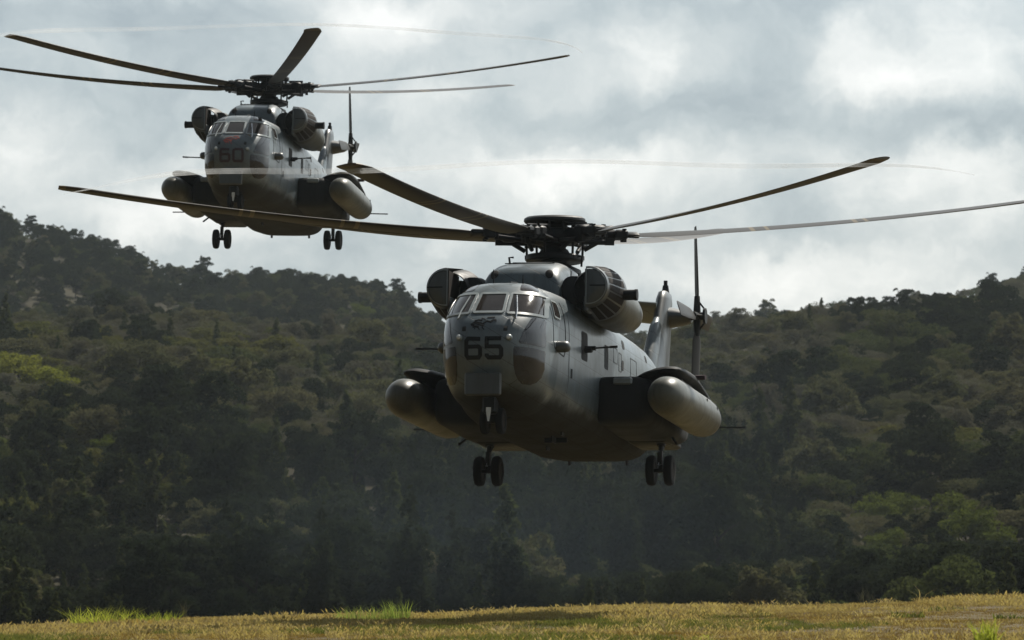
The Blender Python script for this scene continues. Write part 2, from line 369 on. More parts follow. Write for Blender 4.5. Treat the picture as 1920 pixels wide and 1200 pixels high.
def helicopter(number, num_mat, emblem_mat, label, hub_target, yaw, pitch, roll, blade0, tail0, disc_tilt, flap=(0,) * 6):
    rot = Euler((R(pitch), R(roll), R(yaw))); HUB = Vector((0, 0, 5.2))
    root = empty('helicopter', hub_target - rot.to_matrix() @ HUB, rot, label=label, cat='helicopter', group='military transport helicopters in flight')
    g, gp, dk = M['grey'], M['grey_plain'], M['dark']
    # ---- fuselage
    mb = MB(); ys = np.concatenate([np.linspace(-4.9, 5, 34), np.linspace(5.3, 12.9, 22)])
    mb.grid([section_ring(y) for y in ys], True); mb.add(section_ring(12.9), [tuple(range(56))[::-1]])
    zs = [.602 + (3.478 - .602) * (1 - math.cos(math.pi * k / 44)) / 2 for k in range(45)]
    mb.grid([[nose_pt(z, -1 + 2 * j / 40) for j in range(41)] for z in zs])
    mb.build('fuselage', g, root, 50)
    # ---- windscreen panes with pale frames
    def window(rows, surf, out, mname='glass', name='window', outline=None, fw=.05, frame='frame', off=.008):
        o = patch(MB(), rows, surf, out, off).build(name, M[mname], root, 60)
        if frame:
            left = [(r[1], r[0]) for r in rows]; right = [(r[2], r[0]) for r in rows]
            ribbon(MB(), left + right[::-1], fw, surf, out, .022, .06, True).build('window_frame', M[frame], o, 60)
        return o
    F = (0, -1, 0)
    window(rounded(2.63, 3.11, (-.32, .32), (-.28, .28), .03), front, F, name='windscreen')
    for sg in (-1, 1):
        window(rounded(2.61, 3.11, (sg * .41, sg * 1.06), (sg * .37, sg * .975), .03), front, F, name='windscreen')
        window(rounded(2.72, 3.08, (-5.25, -4.72), (-5.12, -4.72), .05), side(sg), (sg, 0, 0), name='side_window', fw=.035)
        window(rounded(3.20, 3.37, (sg * .50, sg * .84), (sg * .45, sg * .70), .03), front, F, 'glass', 'roof_window', frame=None)
        window(rounded(1.95, 2.56, (sg * .70, sg * 1.10), (sg * .88, sg * 1.075), .05), front, F, 'cornerglass', 'nose_window', frame=None)
        rows = [(1.88, sg * .63, sg * 1.085), (1.82, sg * .61, sg * 1.09), (1.5, sg * .60, sg * 1.07), (1.32, sg * .62, sg * 1.02), (1.2, sg * .66, sg * .94), (1.14, sg * .71, sg * .84)]
        window(rows, front, F, 'cornerglass', 'chin_window', frame=None)
        # cockpit door outline
        ribbon(MB(), [(-5.38, 3.12), (-5.40, 2.2), (-5.3, 2.05), (-4.55, 1.95), (-4.45, 2.1), (-4.45, 3.12)], .022, side(sg), (sg, 0, 0), .006).build('door_seam', M['black'], root)
        # step vents and small nose lamps
        patch(MB(), rounded(2.20, 2.30, (sg * .44 - .04, sg * .44 + .04), (sg * .44 - .04, sg * .44 + .04), .01), front, F, .01, 3).build('nose_vent', M['opening'], root)
        p = front(sg * .53, 2.06)
        h = MB().lathe([(0, -.10), (.04, -.095), (.062, -.07), (.066, 0), (.06, .06)], 16, T(p.x, p.y - .01, p.z) @ ALONG_Y).build('nose_lamp', M['frame'], root)
        MB().lathe([(0, -.104), (.03, -.1), (.042, -.092)], 12, T(p.x, p.y - .012, p.z) @ ALONG_Y).build('lens', M['light'], h)
        # wiper
        a = front(sg * .62, 2.46); b_ = front(sg * .60, 2.66); c_ = front(sg * .50, 3.03)
        up = Vector((0, -.05, .02))
        MB().tube([front(sg * .50, 2.56) + up, a + up, b_ + up, c_ + up * 1.3], [.018, .018, .016, .012], 8).build('wiper', M['steel'] if sg > 0 else M['frame'], root)
        # formation pod on the cheek
        s0 = side(sg)(-5.05, 2.10)
        loft(MB(), [[Vector((s0.x - sg * .06 + sg * r * 1.0, s0.y + .16 * math.cos(q) * k, 2.10 + .125 * math.sin(q) * k)) for q in [2 * math.pi * i / 16 for i in range(16)]] for r, k in ((0, 1), (.22, 1), (.29, .9), (.33, .6), (.345, .15))]).build('cheek_pod', M['grey_plain'], root)
    # ---- number and emblem on the nose
    H, Wd, z0 = .475, .30, 1.60
    for k, ch in enumerate(number):
        x0 = -.37 + k * .44
        nb = MB()
        for path in DIGITS[ch]:
            ribbon(nb, [(x0 + u * Wd, z0 + v * (H - .08) + .04) for u, v in path], .085, front, F, .009, .03)
        nb.build('nose_number', M[num_mat], root)
    em = MB(); er = random.Random(5)
    for pts, wd in (([(-.30, 2.33), (-.22, 2.38), (-.1, 2.36), (-.02, 2.31)], .06), ([(-.26, 2.30), (-.12, 2.29)], .05), ([(-.24, 2.42), (-.15, 2.45), (-.07, 2.43)], .025),
                    ([(-.05, 2.36), (.03, 2.42), (.1, 2.40), (.16, 2.45), (.22, 2.44)], .03), ([(.02, 2.50), (.18, 2.51)], .025), ([(.1, 2.38), (.15, 2.41)], .02),
                    ([(-.14, 2.27), (-.10, 2.22)], .018), ([(-.06, 2.28), (.0, 2.22)], .018), ([(-.2, 2.27), (-.21, 2.23)], .016), ([(.16, 2.47), (.23, 2.41)], .02), ([(-.1, 2.49), (-.04, 2.47), (.0, 2.44)], .018)):
        ribbon(em, pts, wd, front, F, .008, .03)
    em.build('nose_emblem', M[emblem_mat], root)
    # ---- sensor plate below the number
    MB().box((.02, -7.12, 1.07), (.76, .14, .46), bev=.02).build('nose_plate', M['grey_plain'], root)
    # ---- antennas and probes
    MB().tube([(-.28, -4.9, 3.46), (-.28, -4.95, 3.78)], [.02, .01], 6).build('roof_antenna', dk, root)
    MB().tube([(.42, -5.2, 3.42), (.42, -5.22, 3.62)], [.02, .01], 6).build('roof_antenna', dk, root)
    MB().tube([(.3, -5.25, 3.45), (.22, -5.55, 3.42)], .012, 6).build('pitot_probe', dk, root)
    # ---- doghouse over the transmission
    dog = []
    for y, w_, zt, e in ((-3.46, .78, 3.62, 4), (-3.43, .84, 3.84, 4), (-3.34, .86, 3.98, 4.4), (-3.1, .87, 4.10, 4.6), (-2.7, .87, 4.22, 4.8), (-2.1, .86, 4.34, 4.6), (-1.4, .84, 4.41, 4), (1.2, .84, 4.38, 4), (2.5, .80, 4.2, 3.6), (4, .7, 3.85, 3), (5.6, .5, 3.55, 2.6), (6.8, .3, 3.42, 2.4)):
        dog.append(ell_ring((0, y, 3.3), w_, zt - 3.3, e, 40))
    loft(MB(), dog).build('transmission_fairing', g, root, 45)
    for sg in (-1, 1):
        MB().lathe([(0, .014), (.07, .013), (.085, .004), (.085, -.06)], 18, T(sg * .60, -3.385, 3.90) @ Matrix.Rotation(R(57), 4, 'X') @ Matrix.Rotation(R(sg * 12), 4, 'Z') @ Matrix.Scale(1.35, 4, (0, 1, 0))).build('fairing_intake', M['opening'], root)
    for c_, d_ in (((.868, -2.35, 3.85), (.02, .05, .5)), ((.850, -1.2, 3.95), (.03, .5, .45)), ((.846, -.5, 3.95), (.03, .35, .5)), ((-.850, -1.2, 3.95), (.03, .5, .45)), ((.0, -2.6, 4.245), (1.1, .03, .02)), ((.05, -1.8, 4.375), (1.2, .03, .02))):
        MB().box(c_, d_).build('fairing_louvre', M['opening'], root, smooth=False)
    # ---- engines with particle separators
    for sg in (-1, 1):
        X, Z = sg * 1.56, 3.555
        nac = MB().lathe([(.30, -2.75), (.46, -2.6), (.50, -2.2), (.50, -1.3), (.47, -.5), (.40, .1), (.30, .45), (.27, .45), (.25, .2)], 32, T(X + sg * .04, 0, Z - .12) @ ALONG_Y).build('engine_nacelle', M['olive'], root, 50)
        MB().lathe([(.24, .3), (.22, .9), (.20, .9), (.20, .3)], 20, T(X + sg * .04, 0, Z - .12) @ ALONG_Y).build('exhaust', M['soot'], nac)
        # separator barrel: outboard half runs further forward, closed by a D-shaped plate
        a0, a1 = (-R(97), R(97)) if sg > 0 else (R(83), R(277))
        mm = T(X, 0, Z) @ ALONG_Y
        bar = MB().lathe([(.40, -3.92), (.425, -3.90), (.44, -3.8), (.585, -2.62), (.585, -2.5), (.46, -2.46)], 30, mm, a0, a1).build('air_filter_barrel', M['grey_plain'], root, 40)
        MB().lathe([(.36, -3.45), (.38, -3.47), (.42, -3.4), (.575, -2.62), (.46, -2.5)], 24, mm, a1, a0 + 2 * math.pi).build('inner_cowl', dk, bar, 40)
        pl = MB(); ring = [Vector((X + .40 * math.cos(a0 + (a1 - a0) * k / 24), 0, Z + .40 * math.sin(a0 + (a1 - a0) * k / 24) * 1)) for k in range(25)]
        loft(pl, [[p + Vector((0, -3.92, 0)) for p in ring], [Vector((X + (p.x - X) * .93 + sg * .02, -3.93, Z + (p.z - Z) * .93)) for p in ring]], False, False)
        pl.build('filter_rim', M['frame'], bar, 30)
        r2 = [Vector((X + (p.x - X) * .92 + sg * .02, -3.90, Z + (p.z - Z) * .92)) for p in ring]
        r3 = [Vector((X + (p.x - X) * .45 + sg * .09, -3.965, Z + (p.z - Z) * .45)) for p in ring]
        loft(MB(), [r2, r3], False, True).build('filter_plate', M['grey_plain'], bar, 60)
        MB().box((X - sg * .055, -3.42, Z - .02), (.03, .98, .78), Matrix.Rotation(0, 4, 'Z')).build('divider_wall', M['soot'] if sg < 0 else M['grey_plain'], bar)
        MB().box((X - sg * .06, -3.55, Z - .36), (.10, .5, .36), bev=.03).build('inlet_lip', gp, bar)
        MB().box((X + sg * .22, -3.975, Z + .0), (.34, .012, .025)).build('plate_seam', M['black'], bar)
        mbp = MB()
        for k in range(9):
            b0 = -R(88) + k * R(19.6); b1 = b0 + R(15.5)
            if sg < 0: b0, b1 = math.pi - b1, math.pi - b0
            mbp.lathe([(.456, -3.74), (.582, -2.72)], 5, T(X, 0, Z) @ ALONG_Y, -b1, -b0)
        mbp.build('filter_screen', M['soot'], bar)
        MB().tube([(X + sg * .45, -2.75, Z - .05), (X + sg * .80, -2.75, Z - .05)], .115, 16).tube([(X + sg * .80, -2.75, Z - .05), (X + sg * .86, -2.75, Z - .05)], .125, 16).build('blower_outlet', dk, bar)
        # dark intake casing and mounts between fairing and engine
        loft(MB(), [ell_ring((sg * 1.12, y, Z + dz), a, b_, 2.6, 22) for y, a, b_, dz in ((-3.35, .10, .16, .0), (-3.3, .26, .30, .0), (-3.0, .32, .36, -.02), (-2.0, .34, .38, -.04), (-.8, .30, .34, -.1), (.6, .2, .2, -.12))]).build('intake_casing', dk, root, 50)
        mt = MB()
        for (a, b_) in (((.86, -3.0, 3.35), (1.35, -3.2, 3.28)), ((.9, -3.1, 3.45), (1.3, -3.25, 3.12)), ((.95, -3.1, 3.1), (1.35, -3.2, 3.35)), ((1.2, -3.0, 3.2), (1.22, -3.1, 3.5)), ((.8, -3.2, 3.5), (1.25, -3.35, 3.62))):
            mt.tube([(sg * a[0], a[1], a[2]), (sg * b_[0], b_[1], b_[2])], .022, 6)
        mt.build('engine_mount', dk, root)
        MB().tube([(sg * .8, -.9, 4.40), (sg * .82, -.95, 4.62), (sg * .72, -.95, 4.62)], .025, 6).build('grab_rail', dk, root)
    # ---- sponsons, wing arms, tanks
    for sg in (-1, 1):
        rings = []
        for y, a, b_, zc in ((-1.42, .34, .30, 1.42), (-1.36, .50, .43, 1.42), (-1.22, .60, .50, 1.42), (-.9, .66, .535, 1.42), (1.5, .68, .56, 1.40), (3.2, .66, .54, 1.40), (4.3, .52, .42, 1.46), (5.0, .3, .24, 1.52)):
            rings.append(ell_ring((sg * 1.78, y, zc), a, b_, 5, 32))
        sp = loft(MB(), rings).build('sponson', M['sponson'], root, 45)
        MB().box((sg * 1.86, -1.37, 1.80), (.42, .16, .16), bev=.03).build('sponson_panel', M['frame'], sp)
        MB().box((sg * 1.75, 2.9, .92), (.95, 1.9, .18), bev=.06).build('wheel_bay_door', dk, sp)
        rings = []
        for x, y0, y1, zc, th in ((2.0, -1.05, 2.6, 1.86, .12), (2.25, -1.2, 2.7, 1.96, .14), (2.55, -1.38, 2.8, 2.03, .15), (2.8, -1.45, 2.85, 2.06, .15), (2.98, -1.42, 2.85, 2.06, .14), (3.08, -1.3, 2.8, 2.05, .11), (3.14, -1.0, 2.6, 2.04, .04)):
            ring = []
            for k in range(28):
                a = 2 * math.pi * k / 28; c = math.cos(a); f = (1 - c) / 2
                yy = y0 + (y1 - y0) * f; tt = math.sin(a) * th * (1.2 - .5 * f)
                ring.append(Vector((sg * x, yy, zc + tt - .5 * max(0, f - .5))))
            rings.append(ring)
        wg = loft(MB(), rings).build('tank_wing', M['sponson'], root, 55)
        MB().tube([(sg * 3.08, .75, 2.12), (sg * 3.32, .7, 2.12)], .055, 10).build('wing_tip_lamp', M['maroon'] if sg > 0 else M['frame'], wg)
        MB().box((sg * 2.92, .7, 1.88), (.16, 2.4, .3)).build('tank_pylon', gp, wg)
        prof = [(0, -2.42), (.10, -2.405), (.20, -2.36), (.29, -2.26), (.36, -2.12), (.41, -1.93), (.44, -1.65), (.445, -1.2), (.445, 2.0), (.43, 2.5), (.39, 2.85), (.32, 3.12), (.22, 3.3), (.1, 3.38), (0, 3.40)]
        tk = MB().lathe(prof, 36, T(sg * 2.92, 0, 1.42) @ ALONG_Y).build('fuel_tank', M['olive'], root, 60)
        for y in (.4, 1.3, 2.4): MB().lathe([(.449, y), (.449, y + .02)], 36, T(sg * 2.92, 0, 1.42) @ ALONG_Y).build('tank_band', M['faded'], tk)
        for y, a in ((1.0, .5), (1.7, .9), (2.2, .4)): MB().box((sg * (2.92 + .447 * math.cos(a)), y, 1.42 + .447 * math.sin(a)), (.02, .05, .09)).build('tank_latch', M['faded'], tk)
        MB().tube([(sg * 3.1, 3.0, 1.26), (sg * 3.85, 3.0, 1.25)], .022, 6).build('whip_antenna', dk, root)
        # ---- main landing gear
        gx, gz = sg * 1.98 + .04, .22
        gr = MB().tube([(gx, 2.5, 1.2), (gx, 2.40, .78)], [.13, .10], 12).tube([(gx, 2.40, .9), (gx, 2.36, gz)], .055, 12).tube([(gx - .23, 2.36, gz), (gx + .23, 2.36, gz)], .05, 10)
        gr.tube([(gx, 3.3, 1.1), (gx, 2.42, .66)], .04, 8).tube([(sg * 2.25, 2.1, 1.05), (sg * 2.5, 1.7, .75)], .03, 6).box((gx, 2.3, .5), (.1, .1, .3))
        leg = gr.build('main_landing_gear', dk, root)
        MB().tube([(gx - .02, 2.29, .66), (gx - .02, 2.27, .32)], .025, 8).build('oleo_strut', M['steel'], leg)
        for k in (-1, 1): wheel(gx + k * .205, 2.36, gz, .345, .20, leg)
    # ---- nose gear
    leg = MB().tube([(0, -6.1, 1.0), (0, -6.0, .42)], [.09, .07], 12).tube([(-.2, -6.0, .42), (.2, -6.0, .42)], .045, 10).tube([(0, -5.3, .75), (0, -5.95, .55)], .04, 8).build('nose_landing_gear', dk, root)
    MB().box((0, -6.28, .72), (.30, .3, .36), bev=.04).build('gear_housing', dk, leg)
    mb = MB(); mb.add([Vector((x, y, z)) for y in (-6.48, -6.44) for x, z in ((-.05, .66), (.05, .66), (.05, .58), (.015, .37), (-.015, .37), (-.05, .58))], [(0, 1, 2, 3, 4, 5), (11, 10, 9, 8, 7, 6)] + [(i, (i + 1) % 6, (i + 1) % 6 + 6, i + 6) for i in range(6)])
    mb.build('torque_link', M['light'], leg, smooth=False)
    for k in (-1, 1): wheel(k * .17, -6.0, .42, .28, .16, leg)
    # ---- cabin windows, guns, belly antennas
    for sg in (-1, 1):
        o = patch(MB(), rounded(2.06, 2.68, (-3.2, -2.68), (-3.2, -2.68), .06), side(sg), (sg, 0, 0), .006).build('gun_window', M['opening'], root)
        gun = MB().tube([(sg * 1.2, -2.9, 2.33), (sg * 1.55, -2.9, 2.335)], .05, 10).tube([(sg * 1.5, -2.9, 2.335), (sg * (2.42 if sg < 0 else 2.0), -2.86, 2.37)], .02, 8).tube([(sg * (2.25 if sg < 0 else 1.85), -2.868, 2.36), (sg * (2.44 if sg < 0 else 2.02), -2.86, 2.37)], .027, 8)
        gun.box((sg * 1.40, -2.9, 2.30), (.16, .12, .12), bev=.02)
        if sg < 0: gun.box((sg * 1.55, -2.95, 2.38), (.26, .22, .28), bev=.04)
        gun.build('door_gun', dk, root)
        for y0, y1, za, zb in ((-.85, -.45, 2.15, 2.68), (1.3, 1.55, 2.85, 3.05), (1.15, 1.35, 2.35, 2.58), (4.2, 4.4, 2.9, 3.06)):
            patch(MB(), rounded(za, zb, (y0, y1), (y0, y1), min(.06, (y1 - y0) / 3)), side(sg), (sg, 0, 0), .006).build('cabin_window', M['opening'], root)
        for y0, y1, za, zb in ((.2, .62, 2.42, 2.75), (.8, 1.1, 2.3, 2.7), (2.2, 2.9, 2.0, 2.75)):
            ribbon(MB(), [(y0, za), (y1, za), (y1, zb), (y0, zb)], .02, side(sg), (sg, 0, 0), .005, .2, True).build('hatch_seam', M['faded'], root)
        patch(MB(), rounded(1.55, 1.75, (-4.05, -3.98), (-4.05, -3.98), .015), side(sg), (sg, 0, 0), .012, 3).build('door_handle', M['black'], root)
        ribbon(MB(), [(-4.2, 3.1), (-4.2, 1.2)], .016, side(sg), (sg, 0, 0), .005, .2).build('door_seam', M['faded'], root)
    MB().box((.35, -1.2, .545), (.5, .06, .14)).box((.35, -1.45, .53), (.03, .44, .16)).build('belly_antenna', M['black'], root, smooth=False)
    MB().box((-.2, .6, .555), (.03, .3, .12)).build('belly_antenna', M['black'], root, smooth=False)
    MB().box((.7, -2.2, .565), (.03, .25, .1)).build('belly_antenna', M['black'], root, smooth=False)
    MB().tube([(.75, 4.9, .74), (.75, 4.95, .62)], .04, 8).build('belly_lamp', dk, root)
    MB().tube([(-.6, 4.9, .74), (-.6, 4.95, .62)], .04, 8).build('belly_lamp', dk, root)
    # ---- tail fin, stabiliser, tail rotor
    rings = []
    for z, y0, y1, th in ((3.0, 10.9, 13.9, .30), (3.5, 11.3, 14.0, .27), (4.2, 11.9, 14.15, .22), (5.0, 12.5, 14.3, .20), (5.6, 12.9, 14.4, .18), (5.78, 13.05, 14.4, .14), (5.84, 13.3, 14.2, .06)):
        ring = []
        for k in range(28):
            a = 2 * math.pi * k / 28; f = (1 - math.cos(a)) / 2
            ring.append(Vector((math.sin(a) * th * (1.3 - .9 * f) * (1 if f < 1 else 0), y0 + (y1 - y0) * f, z)))
        rings.append(ring)
    fin = loft(MB(), rings).build('tail_fin', gp, root, 55)
    loft(MB(), [[Vector((.17 * k * math.cos(q), y + .35 * math.sin(q) * k, z)) for q in [2 * math.pi * i / 18 for i in range(18)]] for z, y, k in ((3.2, 11.25, .9), (3.7, 11.55, 1.1), (4.3, 11.95, 1.05), (4.8, 12.3, .8), (5.05, 12.5, .4))]).build('gearbox_fairing', g, fin, 60)
    MB().tube([(0, 13.6, 5.8), (0, 13.6, 6.0)], [.10, .07], 10).tube([(0, 13.6, 6.0), (0, 13.6, 6.12)], .05, 8).build('beacon', dk, fin)
    rings = []
    for x, y0, y1, zc, th in ((-.05, 12.6, 14.2, 5.42, .13), (-.8, 12.7, 14.2, 5.50, .11), (-2.0, 12.9, 14.15, 5.56, .09), (-2.9, 13.05, 14.1, 5.6, .07), (-3.0, 13.3, 13.9, 5.6, .03)):
        rings.append([Vector((x, y0 + (y1 - y0) * (1 - math.cos(a)) / 2, zc + math.sin(a) * th - .16 * (1 - math.cos(a)))) for a in [2 * math.pi * k / 24 for k in range(24)]])
    loft(MB(), rings).build('stabiliser', g, root, 55)
    rings = [ell_ring((0, 0, 0), r, r * .9, 2.4, 20) for r in (.34, .30, .25, .2, .16)]
    tr_c = Vector((.83, 13.45, 5.2))
    gb = MB()
    rows = []
    for x, r in ((.05, .34), (.2, .31), (.4, .26), (.58, .22), (.68, .16)):
        rows.append([Vector((x, 13.45 + r * 1.5 * math.cos(q), 5.17 + r * .82 * math.sin(q))) for q in [2 * math.pi * i / 20 for i in range(20)]])
    loft(gb, rows).build('tail_gearbox', gp, fin, 50)
    th = MB().tube([(.62, 13.45, 5.2), (1.0, 13.45, 5.2)], .10, 14).tube([(1.0, 13.45, 5.2), (1.06, 13.45, 5.2)], .2, 14)
    for k in range(4):
        q = R(tail0 + 90 * k); d = Vector((0, math.cos(q), math.sin(q)))
        th.tube([tr_c, tr_c + d * .5], [.1, .07], 8).tube([tr_c + Vector((.2, 0, 0)) + d * .16, tr_c + d * .42], .025, 6)
    tr = th.build('tail_rotor_hub', dk, root)
    for k in range(4):
        q = R(tail0 + 90 * k); d = Vector((0, math.cos(q), math.sin(q))); e = Vector((0, -math.sin(q), math.cos(q)))
        rings = []
        for r, ch, tw, thk in ((.42, .18, 34, .06), (.6, .34, 26, .05), (1.4, .38, 22, .045), (2.15, .38, 18, .04), (2.24, .34, 18, .02)):
            ca, sa = math.cos(R(tw)), math.sin(R(tw)); ring = []
            for j in range(14):
                a = 2 * math.pi * j / 14; u = ch * (.5 * math.cos(a)); v = thk * .5 * math.sin(a)
                ring.append(tr_c + d * r + e * (u * ca - v * sa) + Vector((1, 0, 0)) * (u * sa + v * ca + (-.03 * (r - .4))))
            rings.append(ring)
        loft(MB(), rings).build('tail_rotor_blade', M['blade'], tr, 50)
    # ---- main rotor
    mast = MB().lathe([(.62, 4.36), (.60, 4.46), (.34, 4.58), (.26, 4.66), (.24, 5.0)], 24).build('rotor_mast', dk, root)
    MB().lathe([(.0, 4.66), (.62, 4.64), (.65, 4.67), (.65, 4.75), (.62, 4.78), (.36, 4.82), (.30, 4.92), (.0, 4.95)], 36).build('swashplate', dk, mast)
    hm = empty('main_rotor', HUB, (R(disc_tilt), 0, 0)); hm.parent = root
    hub = MB().lathe([(0, -.34), (.20, -.34), (.26, -.2), (.48, -.16), (.52, -.05), (.52, .1), (.46, .18), (.3, .2), (.28, .28), (0, .28)], 30)
    for k in range(12):
        a = 2 * math.pi * k / 12
        hub.tube([(.58 * math.cos(a), .58 * math.sin(a), .1), (.60 * math.cos(a), .60 * math.sin(a), .31)], .03, 6)
    hubo = hub.build('rotor_hub', dk, hm)
    MB().lathe([(0, .47), (.4, .47), (.62, .45), (.68, .41), (.69, .36), (.66, .31), (.5, .29), (.3, .29), (0, .29)], 40).build('hub_cap', M['dark'], hm)
    for k in range(6):
        a = 2 * math.pi * (k + .35) / 6; c, s_ = math.cos(a), math.sin(a); mb = MB()
        mb.tube([(.62 * c, .62 * s_, -.50), (.64 * c, .64 * s_, -.12)], .028, 8)
        mb.box((.62 * c, .62 * s_, -.46), (.09, .09, .09)).build('pitch_link', dk, hm)
    for k in range(6):
        a = R(blade0 + 60 * k)
        b_o = blade_mesh().copy(); C.objects.link(b_o); b_o.parent = hm; b_o.rotation_euler = (0, -R(flap[k]), a)
        c_o = cuff_mesh().copy(); C.objects.link(c_o); c_o.parent = hm; c_o.rotation_euler = (0, -R(flap[k]), a)
    return root
def wheel(x, y, z, r, wd, parent):
    ax = T(x, y, z) @ Matrix.Rotation(math.pi / 2, 4, 'Y')
    h = wd / 2
    o = MB().lathe([(r * .52, -h * .8), (r * .75, -h), (r * .92, -h * .85), (r, -h * .35), (r, h * .35), (r * .92, h * .85), (r * .75, h), (r * .52, h * .8)], 28, ax).build('wheel', M['rubber'], parent, 40)
    MB2 = MB().lathe([(0, -h * .5), (r * .2, -h * .6), (r * .54, -h * .7)], 18, ax).lathe([(0, h * .5), (r * .2, h * .6), (r * .54, h * .7)], 18, ax)
    rim = MB2.build('rim', M['soot'], None); rim.parent = parent
    return o
_cache = {}
def cone_z(r): return .030 * r + .0054 * r * r
def blade_mesh():
    if 'b' not in _cache:
        rings = []
        for r, ch, tw in [(1.75, .30, 13), (1.95, .50, 13), (2.2, .58, 12.5)] + [(2.6 + k * .62, .61, 12 - k * .55) for k in range(13)] + [(10.55, .61, 4.7), (10.9, .55, 4.5), (11.0, .44, 4.5)]:
            ca, sa = math.cos(R(tw)), math.sin(R(tw)); ring = []
            for j in range(18):
                a = 2 * math.pi * j / 18; f = (1 - math.cos(a)) / 2
                u = ch * (.32 - f) if r < 10.6 else ch * (.32 - f) - (r - 10.6) * .25; th = ch * .13 * math.sin(a) * (1.25 - .95 * f)
                th *= .55
                ring.append(Vector((r, u * ca - th * sa, cone_z(r) + u * sa + th * ca)))
            rings.append(ring)
        o = loft(MB(), rings).build('main_rotor_blade', M['blade'], None, 45); C.objects.unlink(o); _cache['b'] = o
    return _cache['b']
def cuff_mesh():
    if 'c' not in _cache:
        m = MB().tube([(.45, 0, .02), (1.35, 0, .06)], [.16, .13], 14)
        m.box((1.02, 0, .05), (.34, .34, .34), bev=.05).box((1.48, .0, .07), (.30, .40, .22), bev=.04).box((1.75, 0, .075), (.28, .34, .10), Matrix.Rotation(R(13), 4, 'X'), bev=.02)
        m.tube([(.6, .3, -.10), (1.3, .26, -.02)], .045, 8).tube([(.55, -.28, -.12), (1.1, -.26, -.12)], .06, 8).tube([(.9, -.28, -.14), (.62, -.30, -.3)], .05, 8)
        m.tube([(1.55, .14, .2), (1.55, .14, -.08)], .05, 8).tube([(1.55, -.14, .2), (1.55, -.14, -.1)], .05, 8).box((1.2, -.22, -.1), (.2, .1, .16))
        m.tube([(.7, .12, .24), (1.2, .1, .22)], .03, 6).tube([(.55, -.1, .26), (1.3, -.14, .24)], .02, 6)
        o = m.build('blade_cuff', M['dark'], None); C.objects.unlink(o); _cache['c'] = o
    return _cache['c']

HUB_FRONT = at(1040, 445, 110); HUB_REAR = at(505, 167, 172)
def local_blade(phi_near, yaw): return -phi_near - yaw
front_heli = helicopter('65', 'black', 'black', 'grey military helicopter with number 65 on its nose, hovering low over the dry grass',
                        HUB_FRONT, -12.2, -4.6, 0, local_blade(-8, -12.2), 92, 4.1, (0, 0, .75, 0, -1.5, 0))
rear_heli = helicopter('60', 'maroon', 'red', 'grey military helicopter with a red nose emblem, hovering higher and farther back above the ridge',
                       HUB_REAR, -6.8, -3.6, 1.0, local_blade(79, -6.8), 97, 3.6)
# ------------------------------------------------------------------ terrain
def ss(a, b_, x):
    t = np.clip((x - a) / (b_ - a), 0, 1); return t * t * (3 - 2 * t)
def vnoise(x, y, seed=0):
    """smooth value noise on a lattice"""
    x = np.asarray(x, float); y = np.asarray(y, float)
    xi = np.floor(x).astype(int); yi = np.floor(y).astype(int); xf = x - xi; yf = y - yi
    xf = xf * xf * (3 - 2 * xf); yf = yf * yf * (3 - 2 * yf)
    def h(i, j):
        v = np.sin(i * 127.1 + j * 311.7 + seed * 74.7) * 43758.5453; return v - np.floor(v)
    return (h(xi, yi) * (1 - xf) + h(xi + 1, yi) * xf) * (1 - yf) + (h(xi, yi + 1) * (1 - xf) + h(xi + 1, yi + 1) * xf) * yf
def fbm(x, y, seed=0): return (vnoise(x, y, seed) * .55 + vnoise(x * 2.1, y * 2.1, seed + 1) * .3 + vnoise(x * 4.3, y * 4.3, seed + 2) * .15)

def field_z(x, y):
    """the dry grass field: nearly flat, a little higher to the right, ending in a low brow"""
    x = np.asarray(x, float); y = np.asarray(y, float)
    base = EYE - .99 + np.clip(x, -40, 40) * .031 * ss(55, 135, y) + .07 * (fbm(x / 7, y / 16, 3) - .5) * ss(20, 60, y)
    edge = 128 + 16 * (fbm(x / 9, x * 0 + .5, 9) - .5)
    return base + (-3.2 - base) * ss(edge, edge + 70, y) * (y > edge)
BASE_Y, NEAR_Y, FAR_Y = 300.0, 640.0, 960.0
K1 = np.array([(-600, 545), (0, 565), (150, 572), (250, 566), (400, 590), (550, 602), (700, 606), (850, 640), (1000, 665), (1150, 662), (1300, 625), (1450, 600), (1600, 590), (1750, 575), (1920, 560), (2500, 540)], float)
K2 = np.array([(-600, 370), (0, 388), (70, 408), (150, 428), (210, 441), (260, 464), (300, 480), (340, 494), (420, 497), (560, 497), (640, 500), (720, 516), (760, 540), (800, 575), (900, 610), (1050, 620), (1200, 610), (1320, 585), (1400, 570), (1480, 566), (1600, 562), (1660, 558), (1720, 544), (1800, 530), (1860, 517), (1920, 502), (2500, 460)], float)
TREE_TOP = 4.2
